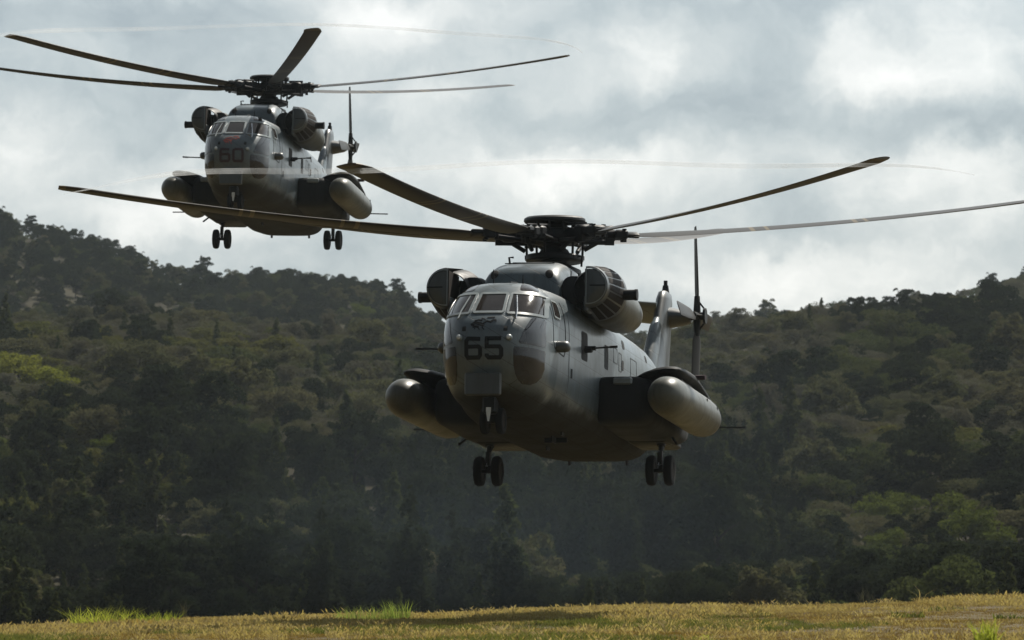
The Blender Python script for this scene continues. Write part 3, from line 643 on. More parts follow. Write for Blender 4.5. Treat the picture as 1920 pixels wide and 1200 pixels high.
def hill_z(x, y):
    x = np.asarray(x, float); y = np.asarray(y, float)
    px = 960 + x / np.maximum(y, 1) * FPX
    z1 = (HORIZON - np.interp(px, K1[:, 0], K1[:, 1])) / FPX * NEAR_Y + EYE - TREE_TOP
    z2 = (HORIZON - np.interp(px, K2[:, 0], K2[:, 1])) / FPX * FAR_Y + EYE - TREE_TOP
    t1 = np.clip((y - BASE_Y) / (NEAR_Y - BASE_Y), 0, 1); t2 = np.clip((y - NEAR_Y) / (FAR_Y - NEAR_Y), 0, 1)
    z = -3.2 + (z1 + 3.2) * (.75 * t1 + .25 * t1 * t1 * (3 - 2 * t1))
    z = np.where(y > NEAR_Y, z1 + (z2 - z1) * t2 ** 1.5 - 6 * np.sin(np.pi * np.minimum(t2 * 1.6, 1)) * (t2 < .65), z)
    z = np.where(y > FAR_Y, z2 - (y - FAR_Y) * .12, z)
    amp = ss(BASE_Y, BASE_Y + 120, y)
    return z + amp * (5.5 * (fbm(x / 38, y / 60, 21) - .5) + 2.0 * (vnoise(x / 12, y / 14, 25) - .5)) * (1 - .75 * ss(FAR_Y - 60, FAR_Y, y))
def ground_material():
    m, t = mat('dry_field_soil'); v = t.new('ShaderNodeTexCoord').outputs['Object']
    n = t.noise(t.mapping(v, (1, .4, 1)), .25, 6, .6); f = t.noise(v, 6, 4, .7)
    c = t.mix(t.maprange(n, .35, .65), (.075, .05, .018), (.125, .095, .036)); c = t.mix(t.maprange(f, .4, .7, 0, .6), c, (.05, .045, .018))
    principled(t, c, .9, 0, .2, f, .5, .05); return m
def hill_material():
    m, t = mat('scrub_soil'); v = t.new('ShaderNodeTexCoord').outputs['Object']
    n = t.noise(v, .06, 6, .6)
    principled(t, t.mix(n, (.025, .024, .014), (.05, .042, .025)), .95, 0, .1); return m
def sheet(name, xs_of, ys, zf, m):
    P = []
    for y in ys:
        xs = xs_of(y); zz = zf(xs, np.full_like(xs, y)); P.append([(float(a), float(y), float(b_)) for a, b_ in zip(xs, zz)])
    V = np.array(P).reshape(-1, 3); nr, nc = len(P), len(P[0])
    F = np.array([(i * nc + j, i * nc + j + 1, (i + 1) * nc + j + 1, (i + 1) * nc + j) for i in range(nr - 1) for j in range(nc - 1)])
    o = bpy.data.objects.new(name, np_mesh(name, V, F, [m], True)); C.objects.link(o); return o
U = np.sign(np.linspace(-1, 1, 121)) * np.abs(np.linspace(-1, 1, 121)) ** 2.2
ground = sheet('ground', lambda y: U * (160 + y * 1.0), np.concatenate([np.linspace(-400, 40, 12), np.linspace(45, 230, 130), np.linspace(240, 330, 12)]), field_z, ground_material())
tag(ground, kind='structure')
def hz(x, y):
    return hill_z(x, y) - .15 * (1 - ss(BASE_Y, BASE_Y + 15, y))
hill = sheet('hill', lambda y: np.linspace(-1, 1, 181) * (y * .40 + 60), np.linspace(295, 1150, 150), hz, hill_material()); tag(hill, kind='structure')

# ------------------------------------------------------------------ trees
def leaf_material(name, cols, trans=.35, seed=0.0):
    m, t = mat(name)
    r = t.math('FRACT', t.math('ADD', t.new('ShaderNodeObjectInfo').outputs['Random'], seed))
    v = t.new('ShaderNodeTexCoord').outputs['Object']
    c = t.ramp(r, [(i / (len(cols) - 1), k) for i, k in enumerate(cols)])
    n = t.noise(v, .9, 4, .6)
    c = t.mix(t.maprange(n, .3, .75), tuple(1.0 for _ in range(3)), (.52, .55, .5), 'MIX') if False else t.mix(t.maprange(n, .35, .7, 0, .5), c, tuple(k * .6 for k in cols[0]))
    d = t.new('ShaderNodeBsdfDiffuse'); t.put(d.inputs[0], c)
    tl = t.new('ShaderNodeBsdfTranslucent'); t.put(tl.inputs[0], t.mix(1, c, (1.25, 1.3, .8), 'MULTIPLY'))
    mx_ = t.new('ShaderNodeMixShader'); mx_.inputs[0].default_value = trans
    t.l.new(d.outputs[0], mx_.inputs[1]); t.l.new(tl.outputs[0], mx_.inputs[2]); t.l.new(mx_.outputs[0], t.out.inputs[0])
    return m
LEAF = {
    'olive': leaf_material('olive_brown_foliage', [(.072, .072, .045), (.090, .088, .058), (.094, .083, .060), (.072, .078, .048)]),
    'grey': leaf_material('grey_brown_foliage', [(.105, .100, .080), (.122, .117, .099), (.100, .090, .075), (.106, .107, .082)], .2),
    'dark': leaf_material('dark_and_cloud_shade_foliage', [(.022, .029, .019), (.030, .037, .024), (.026, .031, .021)], .25),  # dark trees, and cloud shadow painted as leaf colour
    'green': leaf_material('mid_green_foliage', [(.048, .058, .027), (.060, .070, .033), (.060, .064, .034)]),
    'bright': leaf_material('bright_green_foliage', [(.066, .080, .022), (.085, .098, .030)], .45),
    'lime': leaf_material('dull_yellow_foliage', [(.082, .083, .034), (.094, .089, .038), (.073, .080, .032)], .4),
    'yellow': leaf_material('yellow_green_foliage', [(.135, .145, .03), (.16, .16, .04)], .5),
}
bark_m = simple('tree_bark', (.026, .022, .017), .9, 0, .35, 6, .2)
def leaves_mesh(name, pts, nrm, size, m, r):
    """one small bent leaf-spray quad per point"""
    n = len(pts); d = r.normal(size=(n, 3)); d += nrm * .8; d /= np.linalg.norm(d, axis=1, keepdims=True)
    u = np.cross(d, r.normal(size=(n, 3))); u /= np.linalg.norm(u, axis=1, keepdims=True); w_ = np.cross(d, u)
    s_ = size * r.uniform(.5, 1.35, (n, 1)); a = u * s_; b_ = w_ * s_ * r.uniform(.35, .7, (n, 1))
    V = np.stack([pts - a, pts - b_ + d * s_ * .15, pts + a, pts + b_ + d * s_ * .15], 1).reshape(-1, 3)
    F = np.arange(n * 4).reshape(-1, 4)
    return np_mesh(name, V, F, [m])
def crown_points(r, lobes, n, inner=.25):
    """points scattered near the surface of lobes (cx,cy,cz,rx,ry,rz)"""
    L = np.array(lobes); wgt = (L[:, 3] * L[:, 5]); idx = r.choice(len(L), n, p=wgt / wgt.sum())
    d = r.normal(size=(n, 3)); d[:, 2] = np.where(d[:, 2] < -.3, -d[:, 2], d[:, 2]); d /= np.linalg.norm(d, axis=1, keepdims=True)
    rad = 1 - np.abs(r.normal(size=(n, 1))) * inner
    return L[idx, :3] + d * L[idx, 3:] * rad, d
def round_crown(r, h, wdt, nl, flat=1.0):
    out = []
    for k in range(nl):
        a = r.uniform(0, 2 * math.pi); q = math.sqrt(r.uniform(0, 1)); zz = r.uniform(.38, .86)
        rr = wdt * .5 * q * (1.05 - .55 * abs(zz - .55) / .4)
        s_ = wdt * r.uniform(.07, .2)
        out.append((rr * math.cos(a) * 1.1, rr * math.sin(a) * .95, h * (zz + r.uniform(-.05, .1)), s_ * r.uniform(.8, 1.3), s_ * r.uniform(.8, 1.3), s_ * r.uniform(.55, 1.0) * flat))
    return out
def cone_crown(r, h, wdt, nl):
    out = []
    for k in range(nl):
        zz = r.uniform(.08, .97); a = r.uniform(0, 2 * math.pi); rr = wdt * .5 * (1 - zz) ** .7 * r.uniform(.2, .9)
        s_ = wdt * r.uniform(.10, .2) * (1.15 - zz)
        out.append((rr * math.cos(a), rr * math.sin(a), h * zz, s_, s_, s_ * 2.2))
    return out
def umbrella_crown(r, h, wdt, nl):
    out = []
    for k in range(nl):
        a = r.uniform(0, 2 * math.pi); q = math.sqrt(r.uniform(0, 1)); s_ = wdt * r.uniform(.12, .2)
        out.append((wdt * .5 * q * math.cos(a), wdt * .5 * q * math.sin(a), h * (.86 - .25 * q * q) + r.uniform(-.25, .25), s_, s_, s_ * .45))
    return out
def trunk_mesh(r, h, wdt, kind):
    m = MB(); top = h * (.5 if kind == 'cone' else .62)
    m.tube([(0, 0, -.8), (r.uniform(-.15, .15), r.uniform(-.15, .15), top * .5), (r.uniform(-.3, .3), r.uniform(-.3, .3), top)], [.035 * h * .7, .024 * h * .7, .006 * h], 6)
    if kind != 'cone':
        for k in range(5):
            a = r.uniform(0, 6.28); z0 = top * r.uniform(.4, .8); l = wdt * r.uniform(.2, .42)
            m.tube([(0, 0, z0), (l * .5 * math.cos(a), l * .5 * math.sin(a), z0 + l * .5), (l * math.cos(a), l * math.sin(a), z0 + l * .8)], [.012 * h, .008 * h, .003 * h], 5)
    o = m.build('trunk', bark_m); C.objects.unlink(o); return o
SPEC = {  # kind: (shape, height, width, lobes, leaves, leaf size, foliage)
    'olive_a': ('round', 5.6, 5.8, 44, 3000, .15, 'olive'), 'olive_b': ('round', 7.0, 4.8, 48, 3000, .15, 'olive'), 'olive_c': ('umbrella', 5.0, 6.8, 40, 2800, .15, 'olive'),
    'grey_a': ('round', 5.0, 5.4, 46, 2200, .13, 'grey'), 'grey_b': ('umbrella', 5.2, 6.0, 42, 2200, .13, 'grey'), 'grey_c': ('round', 6.6, 4.2, 44, 2200, .13, 'grey'),
    'dark_a': ('round', 6.8, 5.6, 46, 3200, .16, 'dark'), 'dark_b': ('round', 8.4, 5.0, 50, 3200, .16, 'dark'), 'conifer_a': ('cone', 10.5, 4.0, 60, 3400, .16, 'dark'), 'conifer_b': ('cone', 8.6, 3.0, 54, 3000, .15, 'green'),
    'green_a': ('round', 5.8, 5.4, 44, 3000, .15, 'green'), 'green_b': ('umbrella', 5.0, 6.2, 40, 2800, .15, 'green'), 'bright_a': ('round', 5.0, 5.8, 40, 2800, .16, 'bright'), 'yellow_a': ('round', 5.4, 6.2, 38, 2800, .17, 'yellow'),
    'lime_a': ('round', 5.4, 5.2, 42, 2800, .15, 'lime'), 'lime_b': ('umbrella', 4.8, 5.8, 38, 2600, .15, 'lime'),
}
CROWN, TRUNK, WHOLE = {}, {}, {}
store = bpy.data.collections.new('tree_kinds')            # not linked to the scene: only the wood's instances use it
KINDS = list(SPEC)
for ki, k in enumerate(KINDS):
    shape, h, wd, nl, nleaf, ls, mk = SPEC[k]; r = np.random.default_rng(100 + ki)
    lobes = {'round': round_crown, 'cone': cone_crown, 'umbrella': umbrella_crown}[shape](r, h, wd, nl)
    p, d = crown_points(r, lobes, int(nleaf * 1.35), .2)
    CROWN[k] = leaves_mesh('crown', p, d, ls * (h / 6) ** .5, LEAF[mk], r)
    TRUNK[k] = trunk_mesh(r, h, wd, shape).data
    # crown and trunk in one mesh for the far wood
    o = bpy.data.objects.new('%02d_tree' % ki, CROWN[k]); store.objects.link(o)

# positions: jittered rows over the valley floor and both slopes
def kind_at(x, y, px, py, r):
    """which tree kinds stand where; dark ones also paint the cloud shadow"""
    n = float(fbm(x / 26, y / 50, 40)); m_ = float(fbm(x / 14, y / 25, 50)); u = r.random()
    if y > NEAR_Y + 70 and px < 900:      # far left ridge: dark kinds put the cloud shadow into the leaves
        return ['dark_a', 'dark_b', 'green_a', 'dark_a', 'olive_b'][int(u * 5)]
    if y < NEAR_Y and px < 520 and m_ > .47 and u < .42 and y > 330: return 'lime_a' if u < .25 else 'lime_b'
    if 1550 < px and y < 470 and m_ > .5 and u < .3: return 'lime_b' if u < .2 else 'green_b'
    if y < 420:  # low wood: mostly dark kinds, cloud shadow carried by leaf colour
        if px > 1500: return (['dark_a', 'green_a', 'dark_b', 'dark_a', 'conifer_b'] if y < 330 else ['olive_a', 'green_a', 'dark_b', 'dark_a', 'olive_c'])[int(u * 5)]
        if n > .56: return ['conifer_a', 'dark_b', 'conifer_b', 'conifer_a'][int(u * 4)]
        if m_ > .60: return ['olive_a', 'green_a', 'conifer_b', 'olive_b'][int(u * 4)]
        return ['dark_a', 'dark_b', 'olive_b', 'conifer_a', 'dark_b', 'dark_a'][int(u * 6)]
    if n > .60: return ['grey_a', 'grey_b', 'grey_c', 'olive_c'][int(u * 4)]
    if n < .40: return ['dark_a', 'green_a', 'olive_a', 'dark_b', 'green_b'][int(u * 5)]
    if m_ > .66: return ['green_a', 'green_b', 'conifer_b', 'olive_a'][int(u * 4)]
    return ['olive_a', 'olive_b', 'olive_c', 'grey_a', 'grey_c', 'olive_a', 'grey_b', 'dark_a'][int(u * 8)]
trees = []                                               # (x, y, z, kind, scale, turn)
prng = random.Random(11)
y = 236.0
while y < 985:
    step = 2.9 + y * .0017 if y < NEAR_Y else 3.8
    half = y * .1033 * 1.28 + 6
    x = -half
    while x < half:
        gx = x + prng.uniform(-1.6, 1.6); gy = y + prng.uniform(-1.7, 1.7)
        if prng.random() < .9:
            zz = float(hill_z(gx, gy)) if gy > BASE_Y else float(field_z(gx, gy))
            px = 960 + gx / gy * FPX; py = HORIZON - (zz - EYE) / gy * FPX
            k = kind_at(gx, gy, px, py, prng)
            sc = (prng.uniform(.42, .86) + (.3 if prng.random() < .12 else 0)) * (1.0 if gy < 520 else .9) * (.78 if gy > NEAR_Y + 120 else 1)
            trees.append((gx, gy, zz - .2, k, sc, prng.uniform(0, 6.28)))
        x += prng.uniform(2.4, 4.6)
    y += step
# trees one can pick out in the photograph: foot pixel column, top pixel row, distance, kind, scale, label
MARKED = [
    (40, 668, 560, 'yellow_a', .85, 'yellow_tree', 'bright yellow green spreading tree at the left edge, highest of the yellow ones'),
    (100, 690, 552, 'yellow_a', .70, 'yellow_tree', 'smaller bright yellow green tree just right of the highest yellow one'),
    (12, 660, 565, 'yellow_a', .62, 'yellow_tree', 'yellow green tree cut by the left picture edge'),
    (72, 700, 548, 'yellow_a', .5, 'yellow_tree', 'lowest and smallest yellow green tree between two larger yellow ones'),
    (290, 755, 520, 'dark_b', 1.05, 'evergreen_tree', 'big dark evergreen with a lobed round crown standing alone on the left slope'),
    (255, 790, 518, 'dark_a', .75, 'evergreen_tree', 'smaller dark evergreen leaning against the big lobed one on the left slope'),
    (290, 830, 470, 'conifer_b', 1.0, 'conifer_tree', 'feathery grey green conifer in front of the big dark lobed evergreen'),
    (245, 850, 465, 'conifer_b', .8, 'conifer_tree', 'short feathery conifer left of the other one on the left slope'),
    (425, 800, 470, 'dark_b', 1.15, 'evergreen_tree', 'broad black green tree below the lower left rotor blade tip'),
    (205, 815, 500, 'bright_a', .6, 'green_tree', 'small bright green rounded tree on the left slope'),
    (1085, 870, 330, 'conifer_a', .95, 'conifer_tree', 'tall dark conifer under the belly of the number 65 helicopter, left of a pair'),
    (1170, 872, 335, 'conifer_a', .92, 'conifer_tree', 'tall dark conifer left of the right main wheels, right of a pair'),
    (1100, 1040, 275, 'green_a', .62, 'bush', 'round dull green bush below the pair of tall dark conifers'),
    (1190, 1050, 270, 'green_b', .55, 'bush', 'spreading yellowish bush right of the round dull green one'),
    (1375, 990, 330, 'conifer_a', .62, 'conifer_tree', 'dark narrow conifer standing over the right half of the field edge'),
    (1450, 960, 335, 'conifer_a', .72, 'conifer_tree', 'dark conifer right of the narrow one over the field edge'),
    (160, 1050, 262, 'conifer_b', .52, 'conifer_tree', 'pale feathery young conifer beyond the yellow grass clumps'),
    (120, 1062, 258, 'conifer_b', .42, 'conifer_tree', 'smaller pale feathery conifer left of the other pale one'),
    (310, 985, 300, 'bright_a', .42, 'bush', 'small light green bush glowing in the dark lower left wood'),
    (1650, 930, 430, 'bright_a', .75, 'green_tree', 'bright green tree at the left end of the green patch on the right slope'),
    (1700, 925, 425, 'bright_a', .62, 'green_tree', 'bright green tree second from left in the green patch on the right slope'),
    (1790, 925, 430, 'bright_a', .70, 'green_tree', 'bright green tree near the bare tan patch on the right slope'),
    (1815, 960, 410, 'bright_a', .78, 'green_tree', 'domed bright green tree lowest right in the green patch'),
    (1660, 995, 395, 'bright_a', .6, 'green_tree', 'bright green low tree at the bottom left of the green patch'),
    (1870, 985, 405, 'bright_a', .62, 'green_tree', 'bright green tree at the right end of the green patch'),
    (680, 572, 660, 'bright_a', .8, 'green_tree', 'light green tree high on the left slope just below the dark ridge'),
    (1440, 548, 940, 'olive_b', .72, 'ridge_tree', 'tallest tree on the right ridge just right of the tail rotor'),
    (1860, 505, 940, 'dark_b', .62, 'ridge_tree', 'dark tree poking above the right ridge near the picture edge'),
    (380, 478, 945, 'dark_b', .75, 'ridge_tree', 'tree poking above the dip in the left ridge'),
    (1530, 815, 470, 'olive_b', .9, 'olive_tree', 'tall brown olive tree beyond the right fuel tank of the number 65 helicopter'),
]
# each stands on the real slope where its top shows at that height; trees in front of it stay lower
def ground_at(x, y): return float(hill_z(x, y)) if y > BASE_Y else float(field_z(x, y))
marked = []
for px, ptop, Y, k, sc, nm, lab in MARKED:
    best = None
    for yy in np.arange(240, 985, 2.0):
        x_ = (px - 960) / FPX * yy; z_ = ground_at(x_, yy)
        e = abs(HORIZON - (z_ + SPEC[k][1] * sc - EYE) / yy * FPX - ptop) + .02 * abs(yy - Y)
        if best is None or e < best[0]: best = (e, x_, yy, z_)
    marked.append((best[1], best[2], best[3] - .1, k, sc, nm, lab))
keep = []
for (tx, ty, tz, k, sc, turn) in trees:
    px = 960 + tx / ty * FPX; wpx = SPEC[k][2] * sc / ty * FPX; lim = sc
    for (mx_, my, mz, mk, msc, _, _) in marked:
        mpx = 960 + mx_ / my * FPX; mw = SPEC[mk][2] * msc / my * FPX; mh = SPEC[mk][1] * msc / my * FPX
        if abs(px - mpx) < (mw * .8 + wpx) / 2 and ty < my + 2:
            if math.hypot(tx - mx_, ty - my) < SPEC[mk][2] * msc * .33: lim = 0
            want = HORIZON - (mz - EYE) / my * FPX - mh * .66        # picture row the nearer crown may reach
            lim = min(lim, ((HORIZON - want) * ty / FPX + EYE - tz) / SPEC[k][1])
    if lim > .16: keep.append((tx, ty, tz, k, lim, turn))
trees = keep
def plant_tree(name, k, loc, sc, turn, label, cat, group=None):
    root = empty(name, loc, (0, 0, turn), sc, label=label, cat=cat, group=group)
    for nm, me in (('trunk', TRUNK[k]), ('crown', CROWN[k])):
        c = bpy.data.objects.new(nm, me); C.objects.link(c); c.parent = root
    return root
for i, (x_, y_, z_, k, sc, nm, lab) in enumerate(marked):
    plant_tree(nm, k, (x_, y_, z_), sc, i * 1.3, lab, 'bush' if nm == 'bush' else 'tree')
# how large each tree shows: nearer ones hide what lies lower behind them
trees.sort(key=lambda t_: t_[1])
line = np.full(240, 1150.0); shown = []
for i, (tx, ty, tz, k, sc, _) in enumerate(trees):
    px = 960 + tx / ty * FPX; wpx = SPEC[k][2] * sc / ty * FPX; top = HORIZON - (tz + SPEC[k][1] * sc - EYE) / ty * FPX
    a, b_ = int((px - wpx / 2) / 8), int((px + wpx / 2) / 8) + 1
    a2, b2_ = max(a, 0), min(b_, 240)
    area = 0
    if a2 < b2_:
        area = float(np.clip(line[a2:b2_] - top, 0, SPEC[k][1] * sc / ty * FPX).sum()) * 8
        line[a2:b2_] = np.minimum(line[a2:b2_], top + .18 * wpx)
    shown.append(area)
order = np.argsort(-np.array(shown))
PICK = set(int(i) for i in order[:270])
KIND_NAME = {'olive': 'olive_tree', 'grey': 'grey_tree', 'dark': 'evergreen_tree', 'conifer': 'conifer_tree', 'green': 'green_tree', 'bright': 'green_tree', 'yellow': 'yellow_tree', 'lime': 'yellowish_tree'}
LOOK = {'olive_a': 'round olive tree', 'olive_b': 'tall olive tree', 'olive_c': 'flat topped olive tree', 'grey_a': 'round greyish tree', 'grey_b': 'flat topped greyish tree', 'grey_c': 'narrow greyish tree',
        'dark_a': 'round dark evergreen tree', 'dark_b': 'tall dark tree', 'conifer_a': 'dark feathery conifer', 'conifer_b': 'green feathery conifer', 'green_a': 'round green tree', 'green_b': 'flat topped green tree',
        'lime_a': 'round yellowish tree', 'lime_b': 'flat topped yellowish tree'}
def zone(px, y_):
    cols = ((240, 'far left'), (480, 'left'), (720, 'below the high helicopter'), (840, 'left of helicopter 65'), (1080, 'below nose of 65'), (1340, 'below tail of 65'), (1560, 'right of helicopter 65'), (1750, 'right'), (9999, 'far right'))
    row = 'at hill foot' if y_ < 300 else 'in lower wood' if y_ < 360 else 'low on hillside' if y_ < 450 else 'halfway up hillside' if y_ < 560 else 'high on hillside' if y_ < 760 else 'on far ridge'
    return '%s, %s' % (row, next(n for lim, n in cols if px < lim))
far = [t_ for i, t_ in enumerate(trees) if i not in PICK]
alike = {}
for i in PICK:
    tx, ty, tz, k, sc, turn = trees[i]; px = 960 + tx / ty * FPX
    alike.setdefault('%s %s' % (LOOK[k], zone(px, ty)), []).append((px, i))
WORDS = ('zero', 'one', 'two', 'three', 'four', 'five', 'six', 'seven', 'eight', 'nine', 'ten', 'eleven', 'twelve'); NTH = ('first', 'second', 'third', 'fourth', 'fifth', 'sixth', 'seventh', 'eighth', 'ninth', 'tenth', 'eleventh', 'twelfth')
for base, members in alike.items():
    members.sort()
    for q, (px, i) in enumerate(members):
        tx, ty, tz, k, sc, turn = trees[i]
        lab = base if len(members) == 1 else '%s, %s of %s from left' % (base, NTH[q], WORDS[len(members)])
        plant_tree(KIND_NAME[k.split('_')[0]], k, (tx, ty, tz), sc, turn, lab, 'tree', KIND_NAME[k.split('_')[0]].replace('_', ' ') + 's on the wooded hill')

def scatter(name, pts, turns, scales, kinds, coll, tilt=None):
    """one object whose copies stand on its points (only for what nobody could count)"""
    me = bpy.data.meshes.new(name); me.from_pydata([tuple(p) for p in pts], [], [])
    n = len(pts)
    for nm, typ, dat in (('turn', 'FLOAT', turns), ('size', 'FLOAT', scales), ('which', 'INT', kinds)):
        at_ = me.attributes.new(nm, typ, 'POINT'); at_.data.foreach_set('value', np.asarray(dat, np.float32 if typ == 'FLOAT' else np.int32))
    o = bpy.data.objects.new(name, me); C.objects.link(o)
    ng = bpy.data.node_groups.new(name, 'GeometryNodeTree')
    ng.interface.new_socket('Geometry', in_out='INPUT', socket_type='NodeSocketGeometry'); ng.interface.new_socket('Geometry', in_out='OUTPUT', socket_type='NodeSocketGeometry')
    N, L = ng.nodes, ng.links
    gi, go = N.new('NodeGroupInput'), N.new('NodeGroupOutput'); ip = N.new('GeometryNodeInstanceOnPoints')
    ci = N.new('GeometryNodeCollectionInfo'); ci.inputs['Collection'].default_value = coll; ci.inputs['Separate Children'].default_value = True; ci.inputs['Reset Children'].default_value = True
    def attr(nm, t):
        a = N.new('GeometryNodeInputNamedAttribute'); a.data_type = t; a.inputs['Name'].default_value = nm; return a.outputs['Attribute']
    L.new(gi.outputs[0], ip.inputs['Points']); L.new(ci.outputs[0], ip.inputs['Instance']); ip.inputs['Pick Instance'].default_value = True
    L.new(attr('which', 'INT'), ip.inputs['Instance Index'])
    cx = N.new('ShaderNodeCombineXYZ'); L.new(attr('turn', 'FLOAT'), cx.inputs[2]); L.new(cx.outputs[0], ip.inputs['Rotation'])
    L.new(attr('size', 'FLOAT'), ip.inputs['Scale']); L.new(ip.outputs[0], go.inputs[0])
    md = o.modifiers.new('copies', 'NODES'); md.node_group = ng
    return o
fo = scatter('forest', [t_[:3] for t_ in far], [t_[5] for t_ in far], [t_[4] for t_ in far], [KINDS.index(t_[3]) for t_ in far], store)
tag(fo, kind='stuff')

# ------------------------------------------------------------------ grass on the field
GRASS = {'straw': leaf_material('straw_grass', [(.33, .25, .105), (.41, .325, .17), (.25, .17, .06)], .35), 'ochre': leaf_material('ochre_grass', [(.185, .112, .03), (.245, .16, .048), (.14, .09, .024)], .35),
         'green': leaf_material('green_grass', [(.085, .10, .026), (.125, .135, .042), (.15, .145, .046)], .4)}
GRASS['lime'] = leaf_material('fresh_lime_grass', [(.26, .29, .05), (.32, .33, .07)], .5)
GRASS['fresh'] = leaf_material('fresh_green_grass', [(.17, .22, .06), (.22, .26, .08)], .5)
def blades(r, n, h0, h1, spread, width, lean, seeds=False):
    V, F = [], []
    for k in range(n):
        a, q = r.uniform(0, 6.28), spread * math.sqrt(r.uniform(0, 1)); b0 = np.array([q * math.cos(a), q * math.sin(a), -.03])
        h = r.uniform(h0, h1); la = r.uniform(0, 6.28); l = h * r.uniform(.15, lean); d = np.array([math.cos(la), math.sin(la), 0]); sdn = np.array([-math.sin(la + r.uniform(-1, 1)), math.cos(la + r.uniform(-1, 1)), 0]) * width
        p1 = b0 + d * l * .3 + np.array([0, 0, h * .6]); p2 = b0 + d * l + np.array([0, 0, h])
        i = len(V); V += [b0 - sdn, b0 + sdn, p1 + sdn * .8, p1 - sdn * .8, p2]; F += [(i, i + 1, i + 2, i + 3), (i + 3, i + 2, i + 4)]
        if seeds:
            i = len(V); sw = sdn * 2.2; V += [p2 - np.array([0, 0, .02]), p2 + sw + d * .02, p2 + d * .05 + np.array([0, 0, .03]), p2 - sw + d * .02]; F += [(i, i + 1, i + 2, i + 3)]
    return V, F
tufts = bpy.data.collections.new('grass_tufts')
TUFT = []
for i, (mk, n, h0, h1, sp, wd, seeds) in enumerate((('straw', 20, .05, .15, .14, .0045, True), ('straw', 20, .03, .09, .16, .005, False), ('ochre', 20, .03, .085, .16, .0055, False), ('ochre', 20, .02, .06, .17, .006, False), ('green', 20, .03, .09, .16, .0055, False), ('green', 18, .05, .14, .13, .005, False))):
    V, F = blades(random.Random(200 + i), n, h0, h1, sp, wd, .9, seeds)
    me = bpy.data.meshes.new('tuft'); me.from_pydata([tuple(p) for p in V], [], F); me.materials.append(GRASS[mk])
    tufts.objects.link(bpy.data.objects.new('%02d_tuft' % i, me))
NG = 100000
gy = 50 + (168 - 50) * rng.random(NG * 2) ** .85; gx = (rng.random(NG * 2) * 2 - 1) * (gy * .1033 * 1.22 + 1.5)
keepw = rng.random(NG * 2) < (.35 + .65 * np.clip(gy / 150, 0, 1)) * np.clip(2.6 * (fbm(gx / 2.8, gy / 7, 91) - .16), .12, 1); gx, gy = gx[keepw][:NG], gy[keepw][:NG]
gz = field_z(gx, gy)
pn = fbm(gx / 3.2, gy / 9, 60); gn = fbm(gx / 4.5, gy / 8, 71); band = ss(92, 112, gy + 14 * (fbm(gx / 5, gy / 20, 80) - .5) - np.clip(gx, 0, 14) * 1.6)
u = rng.random(len(gx))
which = np.where(u < band * .85 + .08, np.where(pn > .5, 0, 1), np.where(pn > .52, 2, 3))
which = np.where((gn > .56) & (u > .25), np.where(u > .6, 4, 5), which)
which = np.where((gx > 5.5) & (gy > 92) & (u > .2), np.where(pn > .55, 1, np.where(u > .5, 2, 3)), which)
gr = scatter('grass', np.stack([gx, gy, gz], 1), rng.uniform(0, 6.28, len(gx)), rng.uniform(.7, 1.3, len(gx)) * (.5 + 1.0 * fbm(gx / 2.3, gy / 6, 95)) * np.where((rng.random(len(gx)) < .02) & (gy > 100), 1.5, .95), which, tufts)
tag(gr, kind='stuff')
# plants that stand out of the grass
def clump(name, px, py, Y, n, h0, h1, spread, width, mk, label, cat, lean=.8, seed=0, seeds=False):
    p = at(px, py, Y); V, F = blades(random.Random(seed), n, h0, h1, spread, width, lean, seeds)
    me = bpy.data.meshes.new(name); me.from_pydata([tuple(q) for q in V], [], F); me.materials.append(GRASS[mk] if mk in GRASS else LEAF[mk])
    o = bpy.data.objects.new(name, me); C.objects.link(o); o.location = (p.x, Y, float(field_z(p.x, Y))); o.rotation_euler = (0, 0, seed)
    return tag(o, label, cat)
clump('grass_clump', 195, 1165, 124, 420, .15, .62, .95, .009, 'lime', 'widest bright yellow green grass clump at the left field edge', 'grass clump', 1.5, 1)
clump('grass_clump', 300, 1160, 124, 220, .12, .45, .5, .009, 'lime', 'smaller yellow green grass clump right of the widest one', 'grass clump', .9, 2)
clump('grass_clump', 690, 1145, 122, 300, .12, .45, .85, .008, 'fresh', 'light green grass clump below the nose helicopter at the field edge left of centre', 'grass clump', 1.0, 3)
clump('grass_clump', 745, 1145, 122, 140, .2, .58, .35, .008, 'fresh', 'taller light green grass clump just right of the light green one', 'grass clump', 1.0, 4)
clump('grass_clump', 1850, 1190, 62, 130, .2, .52, .13, .009, 'lime', 'tall yellow green grass clump at the lower right corner', 'grass clump', .7, 5)
clump('weed', 345, 1150, 134, 22, .3, .75, .12, .012, 'olive', 'single tall grey weed right of the yellow clumps', 'weed', .5, 6)
clump('weed', 1622, 1118, 128, 26, .2, .62, .30, .010, 'grey', 'spiky grey weed standing on the right field brow', 'weed', .7, 7)
clump('weed', 1735, 1108, 130, 8, .3, .55, .18, .008, 'straw', 'thin bent straw stalk on the right field brow', 'weed', 1.2, 8)
clump('weed', 1800, 1165, 66, 9, .3, .6, .12, .005, 'ochre', 'thin brown stalks left of the tall yellow green corner clump', 'weed', .5, 9)
clump('plant', 1700, 1150, 100, 90, .08, .2, .38, .018, 'green', 'low dark leafy plant on the right half of the field', 'plant', 1.3, 10)
clump('plant', 1780, 1142, 108, 70, .06, .16, .45, .018, 'green', 'second low leafy plant right of the dark one', 'plant', 1.3, 11)
clump('plant', 1900, 1150, 96, 70, .06, .16, .4, .018, 'green', 'low leafy plant at the right picture edge', 'plant', 1.3, 12)
clump('plant', 1320, 1178, 74, 60, .05, .15, .15, .012, 'lime', 'small yellow leafed plant in the brown grass right of centre', 'plant', 1.2, 13)
